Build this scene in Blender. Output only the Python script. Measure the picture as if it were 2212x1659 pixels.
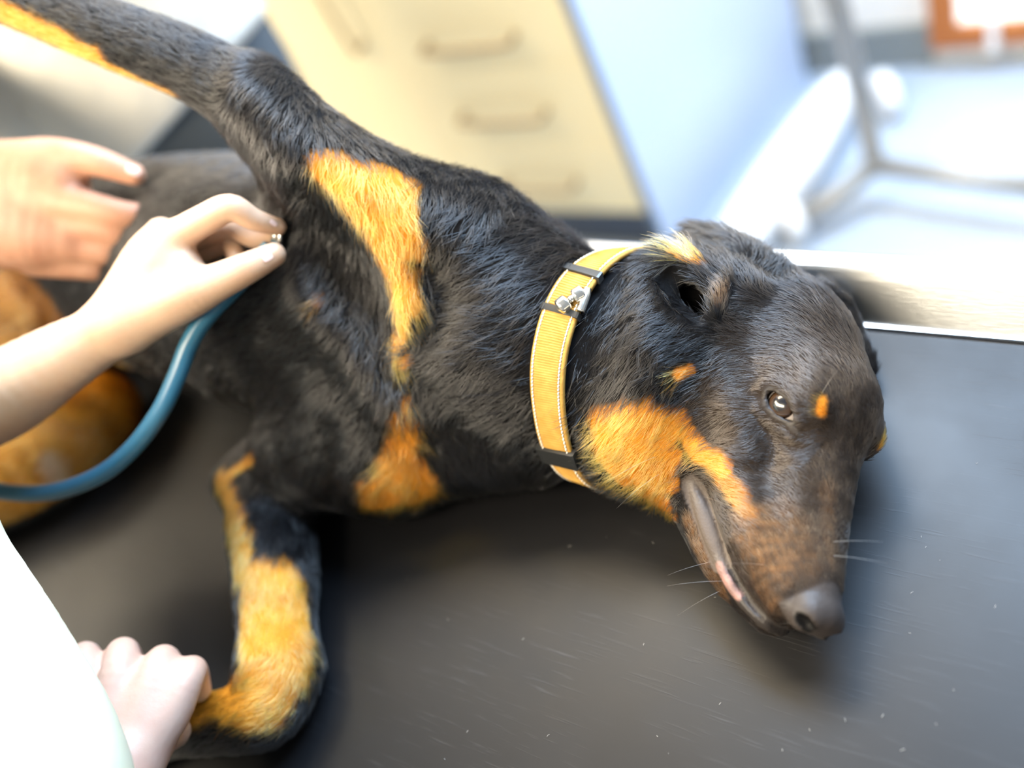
import bpy, bmesh, math, random, time
import numpy as np
from mathutils import Matrix, Vector, Quaternion
from mathutils.bvhtree import BVHTree
T0 = time.time()
rng = np.random.default_rng(7)
random.seed(7)
for o in list(bpy.data.objects):
    bpy.data.objects.remove(o)
COL = bpy.context.scene.collection
SC = bpy.context.scene

# ------------------------------------------------------------------ camera
# design space: centimetres, origin on the rubber mat under the camera, x along the table, y to its far side, z up
FPX, CU, CV = 1950.0, 1106.0, 829.5
M = np.array([[0.818874287, 0.128916485, -0.559308003],
              [0.417758150, -0.802095648, 0.426756018],
              [-0.393602629, -0.583115007, -0.710671414]])
CAMH = 46.0                     # cm above the mat
MATZ = 0.90                     # mat height above the floor, m
CAMC = np.array([0, 0, CAMH])
def ray(u, v): return M @ np.array([(u - CU) / FPX, (v - CV) / FPX, 1.0])
def at(u, v, h):                # point of the room at height h (cm above mat) seen there
    d = ray(u, v); return CAMC + d * ((h - CAMH) / d[2])
def dp(u, v, d): return CAMC + ray(u, v) * d          # at a distance d
def aty(u, v, y):
    d = ray(u, v); return CAMC + d * (y / d[1])
def proj(P):
    X = (np.asarray(P, float) - CAMC) @ M
    return np.stack([CU + FPX * X[..., 0] / X[..., 2], CV + FPX * X[..., 1] / X[..., 2], X[..., 2]], -1)
def w(p):                       # design space -> metres
    p = np.asarray(p, float) * 0.01
    return p + np.array([0, 0, MATZ])

cam = bpy.data.cameras.new('camera'); camo = bpy.data.objects.new('camera', cam); COL.objects.link(camo)
cam.sensor_width = 36; cam.lens = FPX / 2212 * 36
cam.clip_start = 0.01; cam.clip_end = 50
mw = Matrix.Identity(4)
for i in range(3):
    mw[i][0] = M[i, 0]; mw[i][1] = -M[i, 1]; mw[i][2] = -M[i, 2]
mw.translation = Vector(w(CAMC)); camo.matrix_world = mw
cam.dof.use_dof = True; cam.dof.focus_distance = 0.472; cam.dof.aperture_fstop = 2.0
SC.camera = camo

# ------------------------------------------------------------------ light
SC.view_settings.view_transform = 'Standard'; SC.view_settings.look = 'None'
SC.view_settings.exposure = 0.42; SC.view_settings.gamma = 1.0; SC.view_settings.use_curve_mapping = False
world = bpy.data.worlds.new('world'); SC.world = world; world.use_nodes = True
wn = world.node_tree.nodes; bg = wn['Background']
bg.inputs[0].default_value = (0.86, 0.93, 1.0, 1); bg.inputs[1].default_value = 0.34
def area(name, loc, target, sx, sy, power, color):
    l = bpy.data.lights.new(name, 'AREA'); l.shape = 'RECTANGLE'; l.size = sx; l.size_y = sy
    l.energy = power; l.color = color
    o = bpy.data.objects.new(name, l); COL.objects.link(o); o.location = loc
    o.rotation_euler = (Vector(target) - Vector(loc)).to_track_quat('-Z', 'Y').to_euler()
    o['kind'] = 'helper'
    return o
area('window_daylight', (0.05, 1.72, 2.6), (-0.3, 0.2, 0.9), 1.8, 1.3, 225, (0.47, 0.70, 1.0))
area('overhead_lamp_and_fill', (-1.0, 1.0, 2.6), (-0.6, 0.3, 0.9), 1.2, 0.6, 42, (1.0, 0.83, 0.58))
area('overhead_lamp_and_fill', (-0.95, -1.0, 2.6), (-0.85, 0.9, 0.4), 2.2, 0.5, 86, (1.0, 0.86, 0.64))  # added fill from the front, no known lamp; brightens the cabinet
area('overhead_lamp_and_fill', (-2.1, -0.35, 2.6), (-0.9, 0.6, 0.6), 1.2, 0.6, 48, (1.0, 0.86, 0.64))  # made-up overhead fill for the hind leg and cabinet
SC.cycles.max_bounces = 5; SC.cycles.diffuse_bounces = 2; SC.cycles.glossy_bounces = 2; SC.cycles.transmission_bounces = 3; SC.cycles.adaptive_threshold = 0.08; SC.cycles.caustics_reflective = False; SC.cycles.caustics_refractive = False; SC.cycles.transparent_max_bounces = 16
try:
    SC.cycles_curves.shape = 'RIBBONS'
except Exception:
    pass

# ------------------------------------------------------------------ materials
def mat(name, color, rough=0.5, metal=0.0, spec=0.5, noise=None, bump=None, **kw):
    m = bpy.data.materials.new(name); m.use_nodes = True
    nt = m.node_tree; b = nt.nodes['Principled BSDF']
    b.inputs['Base Color'].default_value = (*color, 1); b.inputs['Roughness'].default_value = rough
    b.inputs['Metallic'].default_value = metal; b.inputs['Specular IOR Level'].default_value = spec
    for k, v in kw.items():
        b.inputs[k].default_value = v
    if noise or bump:
        tc = nt.nodes.new('ShaderNodeTexCoord')
    if noise:                    # (scale, color2, detail, stretch)
        n = nt.nodes.new('ShaderNodeTexNoise'); n.inputs['Scale'].default_value = noise[0]
        n.inputs['Detail'].default_value = noise[2] if len(noise) > 2 else 4
        mp = nt.nodes.new('ShaderNodeMapping')
        if len(noise) > 3: mp.inputs['Scale'].default_value = noise[3]
        nt.links.new(tc.outputs['Object'], mp.inputs[0]); nt.links.new(mp.outputs[0], n.inputs['Vector'])
        mx = nt.nodes.new('ShaderNodeMix'); mx.data_type = 'RGBA'
        mx.inputs[6].default_value = (*color, 1); mx.inputs[7].default_value = (*noise[1], 1)
        rp = nt.nodes.new('ShaderNodeValToRGB'); rp.color_ramp.elements[0].position = .35; rp.color_ramp.elements[1].position = .7
        nt.links.new(n.outputs['Fac'], rp.inputs[0]); nt.links.new(rp.outputs[0], mx.inputs[0])
        nt.links.new(mx.outputs[2], b.inputs['Base Color'])
    if bump:                     # (scale, strength, distance, stretch)
        n2 = nt.nodes.new('ShaderNodeTexNoise'); n2.inputs['Scale'].default_value = bump[0]; n2.inputs['Detail'].default_value = 5
        mp2 = nt.nodes.new('ShaderNodeMapping')
        if len(bump) > 3: mp2.inputs['Scale'].default_value = bump[3]
        nt.links.new(tc.outputs['Object'], mp2.inputs[0]); nt.links.new(mp2.outputs[0], n2.inputs['Vector'])
        bp = nt.nodes.new('ShaderNodeBump'); bp.inputs['Strength'].default_value = bump[1]; bp.inputs['Distance'].default_value = bump[2]
        nt.links.new(n2.outputs['Fac'], bp.inputs['Height']); nt.links.new(bp.outputs[0], b.inputs['Normal'])
    return m

# ------------------------------------------------------------------ mesh helpers
def tag(o, label=None, cat=None, group=None, kind=None):
    if label: o['label'] = label
    if cat: o['category'] = cat
    if group: o['group'] = group
    if kind: o['kind'] = kind
    return o
def empty(name, loc=(0, 0, 0)):
    o = bpy.data.objects.new(name, None); COL.objects.link(o); o.location = loc; o.empty_display_size = .02
    return o
def link(name, me, m, parent=None, smooth=False):
    if m is not None: me.materials.append(m)
    o = bpy.data.objects.new(name, me); COL.objects.link(o)
    if parent is not None:
        o.parent = parent; bpy.context.view_layer.update()
        o.matrix_parent_inverse = parent.matrix_world.inverted()
    if smooth:
        me.polygons.foreach_set('use_smooth', np.ones(len(me.polygons), bool))
    return o
def mesh_from(name, V, F):
    me = bpy.data.meshes.new(name); me.from_pydata([tuple(map(float, v)) for v in V], [], [tuple(map(int, f)) for f in F]); me.update()
    return me
def box(name, lo, hi, m, parent=None, bevel=0.0, rot=None, seg=2):
    """axis box in metres; rot = (pivot, angle about z)"""
    bm = bmesh.new(); bmesh.ops.create_cube(bm, size=1)
    lo = Vector(lo); hi = Vector(hi)
    for v in bm.verts:
        v.co = Vector([lo[i] + (v.co[i] + .5) * (hi[i] - lo[i]) for i in range(3)])
    if bevel:
        bmesh.ops.bevel(bm, geom=bm.edges[:], offset=bevel, segments=seg, profile=.5, affect='EDGES')
    if rot:
        bmesh.ops.rotate(bm, verts=bm.verts, cent=rot[0], matrix=Matrix.Rotation(rot[1], 3, 'Z'))
    me = bpy.data.meshes.new(name); bm.to_mesh(me); bm.free()
    return link(name, me, m, parent, smooth=False)
def crspline(P, n=12):
    P = np.asarray(P, float); Q = np.vstack([2 * P[0] - P[1], P, 2 * P[-1] - P[-2]]); out = []
    for i in range(1, len(Q) - 2):
        a, b, c, d = Q[i - 1], Q[i], Q[i + 1], Q[i + 2]
        for t in np.linspace(0, 1, n, endpoint=False):
            out.append(.5 * (2 * b + (c - a) * t + (2 * a - 5 * b + 4 * c - d) * t * t + (3 * b - a - 3 * c + d) * t ** 3))
    out.append(P[-1]); return np.array(out)
def tube_geo(P, r, n=12, cap=True):
    """tube along metres polyline P, radius r scalar or per point"""
    P = np.asarray(P, float); N = len(P); r = np.broadcast_to(r, (N,))
    T = np.gradient(P, axis=0); T /= np.linalg.norm(T, axis=1)[:, None] + 1e-12
    u = np.cross(T[0], [0, 0, 1.]);
    if np.linalg.norm(u) < 1e-3: u = np.cross(T[0], [0, 1., 0])
    V = []; 
    for i in range(N):
        u = u - T[i] * (u @ T[i]); u /= np.linalg.norm(u); vv = np.cross(T[i], u)
        for k in range(n):
            a = 2 * math.pi * k / n; V.append(P[i] + r[i] * (math.cos(a) * u + math.sin(a) * vv))
    F = [(i * n + k, i * n + (k + 1) % n, (i + 1) * n + (k + 1) % n, (i + 1) * n + k) for i in range(N - 1) for k in range(n)]
    if cap:
        F.append(tuple(range(n - 1, -1, -1))); F.append(tuple((N - 1) * n + k for k in range(n)))
    return V, F
def tube(name, P, r, m, parent=None, n=12):
    V, F = tube_geo(P, r, n); return link(name, mesh_from(name, V, F), m, parent, smooth=True)
def merge_geo(parts):
    V, F = [], []
    for a, b in parts:
        o = len(V); V.extend(a); F.extend([tuple(i + o for i in f) for f in b])
    return V, F

# ------------------------------------------------------------------ signed-distance modelling
def nrm(v):
    v = np.asarray(v, float); return v / np.linalg.norm(v)
class Chain:
    """smooth tapered tube through the points (x,y,z,r), optionally flattened along an axis"""
    def __init__(s, pts, n=5, squash=None):
        P = np.array([q[:4] for q in pts], float)
        if len(P) > 2: P = crspline(P, n)
        s.p = P[:, :3]; s.r = np.maximum(P[:, 3], .02); s.sq = squash
        lo, hi = s.p.min(0), s.p.max(0); s.c = (lo + hi) / 2; s.R = np.linalg.norm(s.p - s.c, axis=1).max() + s.r.max()
        s.f = 1.0
        if squash is not None:
            s.ax = nrm(squash[0]); s.f = squash[1]; s.o = s.p.mean(0)
            s.p = s.p + ((s.p - s.o) @ s.ax)[:, None] * s.ax * (s.f - 1)
        if len(s.p) == 1: s.p = np.vstack([s.p, s.p + 1e-4]); s.r = np.append(s.r, s.r)
        s.ab = s.p[1:] - s.p[:-1]; s.l2 = (s.ab ** 2).sum(1) + 1e-12
    def all(s, X):
        XA = X[:, None] - s.p[None, :-1]; t = np.clip(np.einsum('nsk,sk->ns', XA, s.ab) / s.l2, 0, 1)
        e = XA - t[..., None] * s.ab; return np.sqrt(np.einsum('nsk,nsk->ns', e, e)) - (s.r[:-1] + t * (s.r[1:] - s.r[:-1]))
    def seg(s, X, i):
        XA = X - s.p[i]; t = np.clip(XA @ s.ab[i] / s.l2[i], 0, 1); e = XA - t[:, None] * s.ab[i]
        return np.sqrt(np.einsum('ij,ij->i', e, e)) - (s.r[i] + t * (s.r[i + 1] - s.r[i]))
    def __call__(s, X):
        if s.sq is not None: X = X + ((X - s.o) @ s.ax)[:, None] * s.ax * (s.f - 1)
        if len(X) <= 240: return s.all(X).min(1) / s.f ** .5
        c = X.mean(0); Rb = np.sqrt(((X - c) ** 2).sum(1).max())
        dc = s.all(c[None])[0]; d = None
        for i in np.nonzero(dc - Rb <= dc.min() + Rb + 1e-6)[0]:
            q = s.seg(X, i); d = q if d is None else np.minimum(d, q)
        return d / s.f ** .5
class Ell:
    def __init__(s, c, r, A=None):
        s.c = np.asarray(c, float); s.r = np.asarray(r, float); s.A = np.eye(3) if A is None else np.asarray(A, float); s.R = s.r.max()
    def __call__(s, X):
        q = (X - s.c) @ s.A.T            # rows of A: local axes
        k0 = np.sqrt(((q / s.r) ** 2).sum(1)); k1 = np.sqrt(((q / s.r ** 2) ** 2).sum(1)) + 1e-9
        return k0 * (k0 - 1) / k1
def smin(a, b, k):
    if k <= 0: return np.minimum(a, b)
    h = np.clip(.5 + .5 * (b - a) / k, 0, 1)
    return b + (a - b) * h - k * h * (1 - h)
def smax(a, b, k): return -smin(-a, -b, k)
def sdf(ops, X, post=None, full=False):
    """ops = [(sign, prim, k)]"""
    c = X.mean(0); Rb = np.linalg.norm(X - c, axis=1).max()
    d = np.full(len(X), 99.)
    for sg, pr, k in ops:
        if not full and (np.linalg.norm(pr.c - c) - Rb - pr.R > k + .15 or pr(c[None])[0] - Rb * 1.25 > k + .15): continue
        q = pr(X)
        d = smin(d, q, k) if sg > 0 else smax(d, -q, k)
    if post is not None: d = post(X, d)
    return d
def nets(gx, gy, gz, fun, B=10):
    """surface nets on a rectilinear grid; fun(points) -> distance"""
    pad = lambda g: np.append(g, g[-1] + (g[-1] - g[-2]) * np.arange(1, (-len(g)) % B + 1))
    gx, gy, gz = pad(gx), pad(gy), pad(gz)
    n = np.array([len(gx), len(gy), len(gz)]); nb = n // B
    D = np.empty(n, np.float32)
    cs = [g.reshape(-1, B) for g in (gx, gy, gz)]
    mid = [(c[:, 0] + c[:, -1]) / 2 for c in cs]; half = [(c[:, -1] - c[:, 0]) / 2 for c in cs]
    for i in range(nb[0]):
        for j in range(nb[1]):
            P = np.stack([np.full(nb[2], mid[0][i]), np.full(nb[2], mid[1][j]), mid[2]], 1)
            d = fun(P, True); rad = math.sqrt(half[0][i] ** 2 + half[1][j] ** 2 + half[2].max() ** 2) * 1.2 + .12
            for k in range(nb[2]):
                sl = (slice(i * B, i * B + B), slice(j * B, j * B + B), slice(k * B, k * B + B))
                if abs(d[k]) > rad: D[sl] = d[k]
                else:
                    Q = np.stack(np.meshgrid(cs[0][i], cs[1][j], cs[2][k], indexing='ij'), -1).reshape(-1, 3)
                    D[sl] = fun(Q).reshape(B, B, B)
    S = D < 0
    A = S[:-1, :-1, :-1].astype(np.int8)
    cnt = np.zeros_like(A)
    for a in (0, 1):
        for b in (0, 1):
            for c in (0, 1):
                cnt += S[a:n[0] - 1 + a, b:n[1] - 1 + b, c:n[2] - 1 + c]
    cell = np.argwhere((cnt > 0) & (cnt < 8))
    idx = np.full(n - 1, -1, np.int32); idx[tuple(cell.T)] = np.arange(len(cell))
    acc = np.zeros((len(cell), 3)); num = np.zeros(len(cell))
    G = [gx, gy, gz]
    def pos(ix): return np.stack([G[a][ix[:, a]] for a in range(3)], 1)
    for ax in range(3):
        o1, o2 = [a for a in range(3) if a != ax]
        for p in (0, 1):
            for q in (0, 1):
                a = cell.copy(); a[:, o1] += p; a[:, o2] += q; b = a.copy(); b[:, ax] += 1
                da, db = D[tuple(a.T)], D[tuple(b.T)]; m = (da < 0) != (db < 0)
                t = np.where(m, da / np.where(m, da - db, 1), 0)
                pa, pb = pos(a), pos(b); acc += np.where(m[:, None], pa + t[:, None] * (pb - pa), 0); num += m
    V = acc / num[:, None]
    F = []
    for ax in range(3):
        o1, o2 = (ax + 1) % 3, (ax + 2) % 3
        sl0 = [slice(None)] * 3; sl1 = [slice(None)] * 3; sl0[ax] = slice(0, -1); sl1[ax] = slice(1, None)
        e = np.argwhere(S[tuple(sl0)] != S[tuple(sl1)])
        ok = (e[:, o1] > 0) & (e[:, o2] > 0) & (e[:, o1] < n[o1] - 1) & (e[:, o2] < n[o2] - 1) & (e[:, ax] < n[ax] - 1); e = e[ok]
        ins = S[tuple(e.T)]
        def ci(p, q):
            c = e.copy(); c[:, o1] -= p; c[:, o2] -= q; return idx[tuple(c.T)]
        quad = np.stack([ci(1, 1), ci(0, 1), ci(0, 0), ci(1, 0)], 1)
        quad[~ins] = quad[~ins][:, ::-1]; F.append(quad)
    F = np.vstack(F); F = F[(F >= 0).all(1)]
    return V, F
def vert_normals(V, F):
    n = np.cross(V[F[:, 2]] - V[F[:, 0]], V[F[:, 3]] - V[F[:, 1]]); N = np.zeros_like(V)
    for k in range(4): np.add.at(N, F[:, k], n)
    return N / (np.linalg.norm(N, axis=1)[:, None] + 1e-12)
def fast_mesh(name, V, F):
    me = bpy.data.meshes.new(name); me.vertices.add(len(V)); me.vertices.foreach_set('co', np.asarray(V, np.float32).ravel())
    me.loops.add(F.size); me.loops.foreach_set('vertex_index', F.astype(np.int32).ravel())
    me.polygons.add(len(F)); me.polygons.foreach_set('loop_start', np.arange(0, F.size, 4, dtype=np.int32)); me.polygons.foreach_set('loop_total', np.full(len(F), 4, np.int32))
    me.polygons.foreach_set('use_smooth', np.ones(len(F), bool)); me.update(); me.validate(); return me
_nd = rng.normal(size=(24, 3)); _nd /= np.linalg.norm(_nd, axis=1)[:, None]; _np = rng.uniform(0, 6.28, 24)
def wob(P, freq, seed=0):        # smooth pseudo noise in [-1,1]
    r = np.zeros(len(P))
    for i in range(6):
        j = (i + seed * 6) % 24; r += np.sin((P @ _nd[j]) * freq * (1 + .37 * i) + _np[j] + seed)
    return r / 3.2

# ------------------------------------------------------------------ room and table
m_floor = mat('floor_vinyl', (0.40, 0.46, 0.54), .4, noise=(6, (0.36, 0.42, 0.50)))
m_wall = mat('wall_paint', (0.86, 0.87, 0.86), .8)
m_base = mat('baseboard_grey', (0.22, 0.25, 0.26), .5)
FLOORZ = 0.0
tag(box('floor', (-4.5, -2.6, -.06), (2.6, 4.2, 0.0), m_floor), kind='structure')
WY = 1.80; WYC = 180.0
tag(box('wall_back', (-4.5, WY, 0), (2.6, WY + .1, 2.8), m_wall), kind='structure')
m_front = mat('wall_front_paint', (0.42, 0.36, 0.29), .8)
tag(box('wall_front', (-4.5, -2.7, 0), (2.6, -2.6, 2.8), m_front), kind='structure')
tag(box('baseboard_back', (-4.5, WY - .015, 0), (-0.44, WY, .10), m_base), kind='structure')
m_steel = mat('brushed_steel', (0.62, 0.63, 0.63), .28, metal=1.0, bump=(90, .08, .002, (1, 14, 14)))
m_rubber = mat('black_rubber_mat', (0.008, 0.008, 0.009), .5, spec=.36)
def build_table():
    t = empty('examination_table', (-.5, .1, 0))
    tag(t, 'stainless steel veterinary examination table covered with a black rubber mat', 'table')
    z = MATZ
    x0, x1 = -1.25, 0.32
    ye = at(1858, 711, 0)[1] * .01          # inner edge of the rim
    y1 = at(1699, 587, 2.1)[1] * .01 - ye; y2 = at(1663, 534, 2.5)[1] * .01 - ye
    yf = -.235
    # steel top: a shallow tray with sloping border and rolled rim, one profile run round the rectangle
    prof = [(-.000, -.006), (.0022, .0006), (.0042, .0006), (.0055, -.001), (y1 - .002, .0195), (y1 + .0015, .0235), (y1 + .004, .0250), (y2 - .003, .0250), (y2, .023), (y2 + .001, .018), (y2 + .001, -.028), (y2 - .004, -.03)]
    V = []; F = []
    for off, dz in prof:
        V += [(x0 - off, yf - off, z + dz), (x1 + off, yf - off, z + dz), (x1 + off, ye + off, z + dz), (x0 - off, ye + off, z + dz)]
    n = len(prof)
    for i in range(n - 1):
        for k in range(4): F.append((i * 4 + k, i * 4 + (k + 1) % 4, i * 4 + 4 + (k + 1) % 4, i * 4 + 4 + k))
    F.append((3, 2, 1, 0)); F.append(tuple(4 * (n - 1) + k for k in range(4)))
    link('table_top', mesh_from('table_top', V, F), m_steel, t)
    # mat
    mo = box('rubber_mat', (x0, yf, z - .006), (x1, ye, z), m_rubber, t, bevel=.0012)
    # undercarriage
    box('apron', (x0 + .12, yf + .06, z - .09), (x1 - .12, ye - .05, z - .031), m_steel, t)
    for sx in (x0 + .16, x1 - .16):
        for sy in (yf + .08, ye - .08):
            V, F = tube_geo([(sx, sy, 0.0), (sx, sy, z - .06)], .02, 14)
            link('leg', mesh_from('leg', V, F), m_steel, t, True)
    return t
table = build_table()
# rubber: scuffs and fine drag marks
nt = m_rubber.node_tree; b = nt.nodes['Principled BSDF']
tc = nt.nodes.new('ShaderNodeTexCoord')
def stretch_noise(scale, rotz, sc, lo, hi):
    mp = nt.nodes.new('ShaderNodeMapping'); mp.inputs['Rotation'].default_value = (0, 0, rotz); mp.inputs['Scale'].default_value = sc
    nn = nt.nodes.new('ShaderNodeTexNoise'); nn.inputs['Scale'].default_value = scale; nn.inputs['Detail'].default_value = 6
    rp = nt.nodes.new('ShaderNodeValToRGB'); rp.color_ramp.elements[0].position = lo; rp.color_ramp.elements[1].position = hi
    nt.links.new(tc.outputs['Object'], mp.inputs[0]); nt.links.new(mp.outputs[0], nn.inputs['Vector']); nt.links.new(nn.outputs['Fac'], rp.inputs[0]); return rp.outputs[0]
s1 = stretch_noise(30, .35, (1, 16, 1), .60, .80)
s2 = stretch_noise(22, -1.0, (1, 22, 1), .60, .84)
s3 = stretch_noise(9, 0, (1, 1, 1), .4, .75)
ad = nt.nodes.new('ShaderNodeMath'); ad.operation = 'ADD'; nt.links.new(s1, ad.inputs[0]); nt.links.new(s2, ad.inputs[1])
mm = nt.nodes.new('ShaderNodeMath'); mm.operation = 'MULTIPLY'; nt.links.new(ad.outputs[0], mm.inputs[0]); nt.links.new(s3, mm.inputs[1])
mx = nt.nodes.new('ShaderNodeMix'); mx.data_type = 'RGBA'; mx.inputs[6].default_value = (.005, .0048, .0056, 1); mx.inputs[7].default_value = (.034, .034, .037, 1)
nt.links.new(mm.outputs[0], mx.inputs[0]); nt.links.new(mx.outputs[2], b.inputs['Base Color'])
mr = nt.nodes.new('ShaderNodeMapRange'); mr.inputs[3].default_value = .40; mr.inputs[4].default_value = .55; nt.links.new(s3, mr.inputs[0]); nt.links.new(mr.outputs[0], b.inputs['Roughness'])
bp = nt.nodes.new('ShaderNodeBump'); bp.inputs['Strength'].default_value = .25; bp.inputs['Distance'].default_value = .0006
nt.links.new(mm.outputs[0], bp.inputs['Height']); nt.links.new(bp.outputs[0], b.inputs['Normal'])
# ------------------------------------------------------------------ the dog: one skin grown from a distance field
HT = np.array([14.478213226780078, 11.638658673771767, 42.25349565351196])
HR = np.array([[0.040454241, -0.766073552, 0.641478579], [0.770586814, -0.384760837, -0.508089618], [-0.636049853, -0.514869315, -0.574760970]])
HO = CAMC + M @ HT; HA = M @ HR           # columns: forward (nose), visible side, dorsal
def hw(p): return HO + HA @ np.asarray(p, float)
def toh(X): return (X - HO) @ HA
def hp(u, v, s):                          # head point on the plane 'side = s' seen at that pixel
    o = toh(CAMC[None])[0]; d = HA.T @ ray(u, v); k = (s - o[1]) / d[1]; return o + k * d
_hc = [None, None, None]
class HeadPrim:                           # a primitive living in head space, mirrored over the midline
    def __init__(s, prim, mirror=True):
        s.p = prim; s.m = mirror; s.c = hw(prim.c * [1, 0 if mirror else 1, 1]); s.R = prim.R + (abs(prim.c[1]) if mirror else 0)
    def __call__(s, X):
        if _hc[0] is not X:
            q = toh(X); a = q.copy(); a[:, 1] = np.abs(a[:, 1]); _hc[:] = [X, q, a]
        return s.p(_hc[2] if s.m else _hc[1])
OPS = []
def add(p, k=1.5): OPS.append((1, p, k))
def cut(p, k=.4): OPS.append((-1, p, k))
def body(pts, k=2.0, squash=None): add(Chain([(*at(u, v, h), r) for u, v, h, r in pts], 5, squash), k)
def H(p, k=1.0, mir=True): add(HeadPrim(p, mir), k)
def HC(p, k=.3, mir=True): cut(HeadPrim(p, mir), k)
def dog_post(X, d): return smax(d, -(X[:, 2] - .02), .5)
def dog_sdf(X, full=False): return sdf(OPS, X, dog_post, full)
def trace(px, lift=0.0):                  # first points of the dog on those sight lines, pushed out by lift
    D = np.array([nrm(ray(u, v)) for u, v in px]); t = np.full(len(D), 33.0); q = t
    for _ in range(70):
        q = dog_sdf(CAMC + D * t[:, None], True); t = np.minimum(t + np.clip(q * .85, -1, 3), 120)
        if np.abs(q).max() < .004: break
    P = CAMC + D * t[:, None]
    if np.abs(q).max() > .1: print('trace miss', [px[i] for i in np.nonzero(np.abs(q) > .1)[0]])
    return P + lift * grads(P) if lift else P
def grads(P):
    e = .03; X = (P[:, None] + np.vstack([np.eye(3), -np.eye(3)])[None] * e).reshape(-1, 3)
    q = dog_sdf(X, True).reshape(-1, 6); g = q[:, :3] - q[:, 3:]; return g / (np.linalg.norm(g, axis=1)[:, None] + 1e-9)
def surf(u, v, lift=0.0): return trace([(u, v)], lift)[0]
def grad(P): return grads(np.asarray(P)[None])[0]
# trunk
body([(900, 700, 8.2, 7.0), (740, 655, 9.0, 8.6), (560, 610, 9.4, 9.4), (380, 580, 9.2, 9.0), (180, 560, 8.4, 8.0), (-20, 570, 7.8, 7.5)], 2)
# breast bone and lower chest
body([(960, 800, 6.5, 6.0), (840, 950, 4.4, 4.2), (850, 1000, 3.4, 3.2)], 2.5)
body([(880, 985, 3.4, 3.0), (1010, 960, 3.5, 3.2), (1150, 900, 4.6, 4.2)], 2.5)
# lower shoulder
body([(800, 900, 6, 5.0), (700, 960, 4.8, 4.2)], 2.5)
# neck
body([(960, 690, 10.0, 6.4), (1090, 735, 8.3, 6.0), (1245, 770, 6.8, 5.5), (1390, 785, 6.4, 5.7)], 2.2)
# withers / upper shoulder
body([(860, 560, 13.0, 4.8), (1000, 545, 12.4, 4.4), (1130, 620, 10.8, 4.0)], 2.5)
# raised fore leg
body([(1000, 510, 14.2, 3.3), (850, 465, 16.6, 3.5), (700, 365, 19.8, 3.1), (585, 250, 22.8, 2.6)], 2.0)
body([(560, 172, 24.0, 1.2)], 1.6)
body([(575, 245, 22.6, 2.45), (430, 150, 25.6, 2.15), (230, 70, 29.0, 2.0), (60, 5, 31.8, 1.85), (-160, -70, 35.2, 1.6), (-260, -100, 37.0, 2.0)], 1.4)
for _i, (_u, _v) in enumerate([(-330, -90), (-335, -120), (-325, -150), (-305, -75)]): body([(-255, -105, 37.0, 1.3), (_u, _v, 38.2, .85), (_u - 25, _v + 8, 38.0, .6)], .35)
# skin web from elbow to chest and pectoral ridge under the tan patch
body([(630, 370, 18.8, 1.9), (680, 500, 16.0, 2.4), (740, 640, 13.6, 2.8)], 2.4)
body([(800, 440, 16.9, 2.7), (850, 590, 14.4, 2.6), (866, 730, 11.9, 2.3), (872, 830, 9.6, 2.1)], 1.6)
# lower fore leg: upper arm, elbow, forearm, pastern, paw
body([(760, 950, 5.0, 3.8), (640, 985, 4.4, 3.1), (545, 1040, 3.6, 2.4)], 2.0)
body([(497, 1038, 3.4, 1.15)], 1.4)
body([(580, 1060, 3.3, 2.9), (592, 1200, 3.0, 2.85), (598, 1340, 2.7, 2.45), (600, 1450, 2.5, 2.35)], 1.4)
body([(604, 1440, 2.5, 2.35), (575, 1530, 2.4, 2.2), (470, 1562, 2.2, 1.8), (370, 1580, 2.0, 1.6), (270, 1610, 2.0, 1.9), (190, 1625, 1.8, 1.7)], 1.2)
# hind leg resting on the table, upper thigh behind
body([(215, 885, 3.6, 3.4), (110, 955, 4.4, 4.7), (-40, 1020, 4.8, 5.4), (-220, 1080, 5, 5.8)], 1.0)
body([(240, 610, 8.8, 4.2), (90, 670, 8.8, 5.0), (-90, 700, 9.0, 6.0)], 1.2)
# ---- head
H(Ell((-15.4, 0, 1.4), (6.2, 4.6, 5.0)), 2.0)
H(Ell((-11.2, 0, 3.1), (3.0, 3.2, 3.2)), 1.6)
H(Chain([(-9.6, 0, 2.4, 2.45), (-6.0, 0, 1.1, 2.0), (-2.3, 0, .2, 1.4)]), 1.0)
H(Chain([(-9.0, 1.55, -.9, 2.05), (-5.2, 1.25, -1.2, 1.75), (-1.9, .7, -.8, 1.2)]), .8)
H(Ell((-13.6, 2.9, -1.6), (4.4, 2.1, 3.8)), 1.6)
H(Chain([(-9.2, 2.6, .3, 1.0), (-12, 3.7, .9, 1.05), (-17, 4.2, 1.2, 1.2)]), .8)
H(Ell((-10.3, 2.25, 4.3), (1.4, .95, .8)), .7)
# lower jaw
H(Chain([(-14, 2.2, -4.0, 2.2), (-8.5, 1.3, -4.0, 1.75), (-5.0, .8, -3.6, 1.4), (-2.9, .45, -2.85, 1.12), (-1.7, .3, -2.3, .9)]), .4)
# throat and head-neck joint
add(Chain([(*hw((-12.5, 0, -4.3)), 3.4), (*at(1400, 950, 4.6), 3.6), (*at(1335, 885, 5.2), 4.2)]), 1.8)
add(Chain([(*hw((-18.5, .3, -.6)), 4.6), (*at(1450, 735, 6.8), 5.2), (*at(1385, 790, 6.4), 5.3)]), 1.8)
# nose
H(Ell((-1.05, 0, .05), (1.15, 1.3, 1.15)), .3)
H(Ell((-.85, .8, -.05), (.95, .78, .92)), .25)
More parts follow.
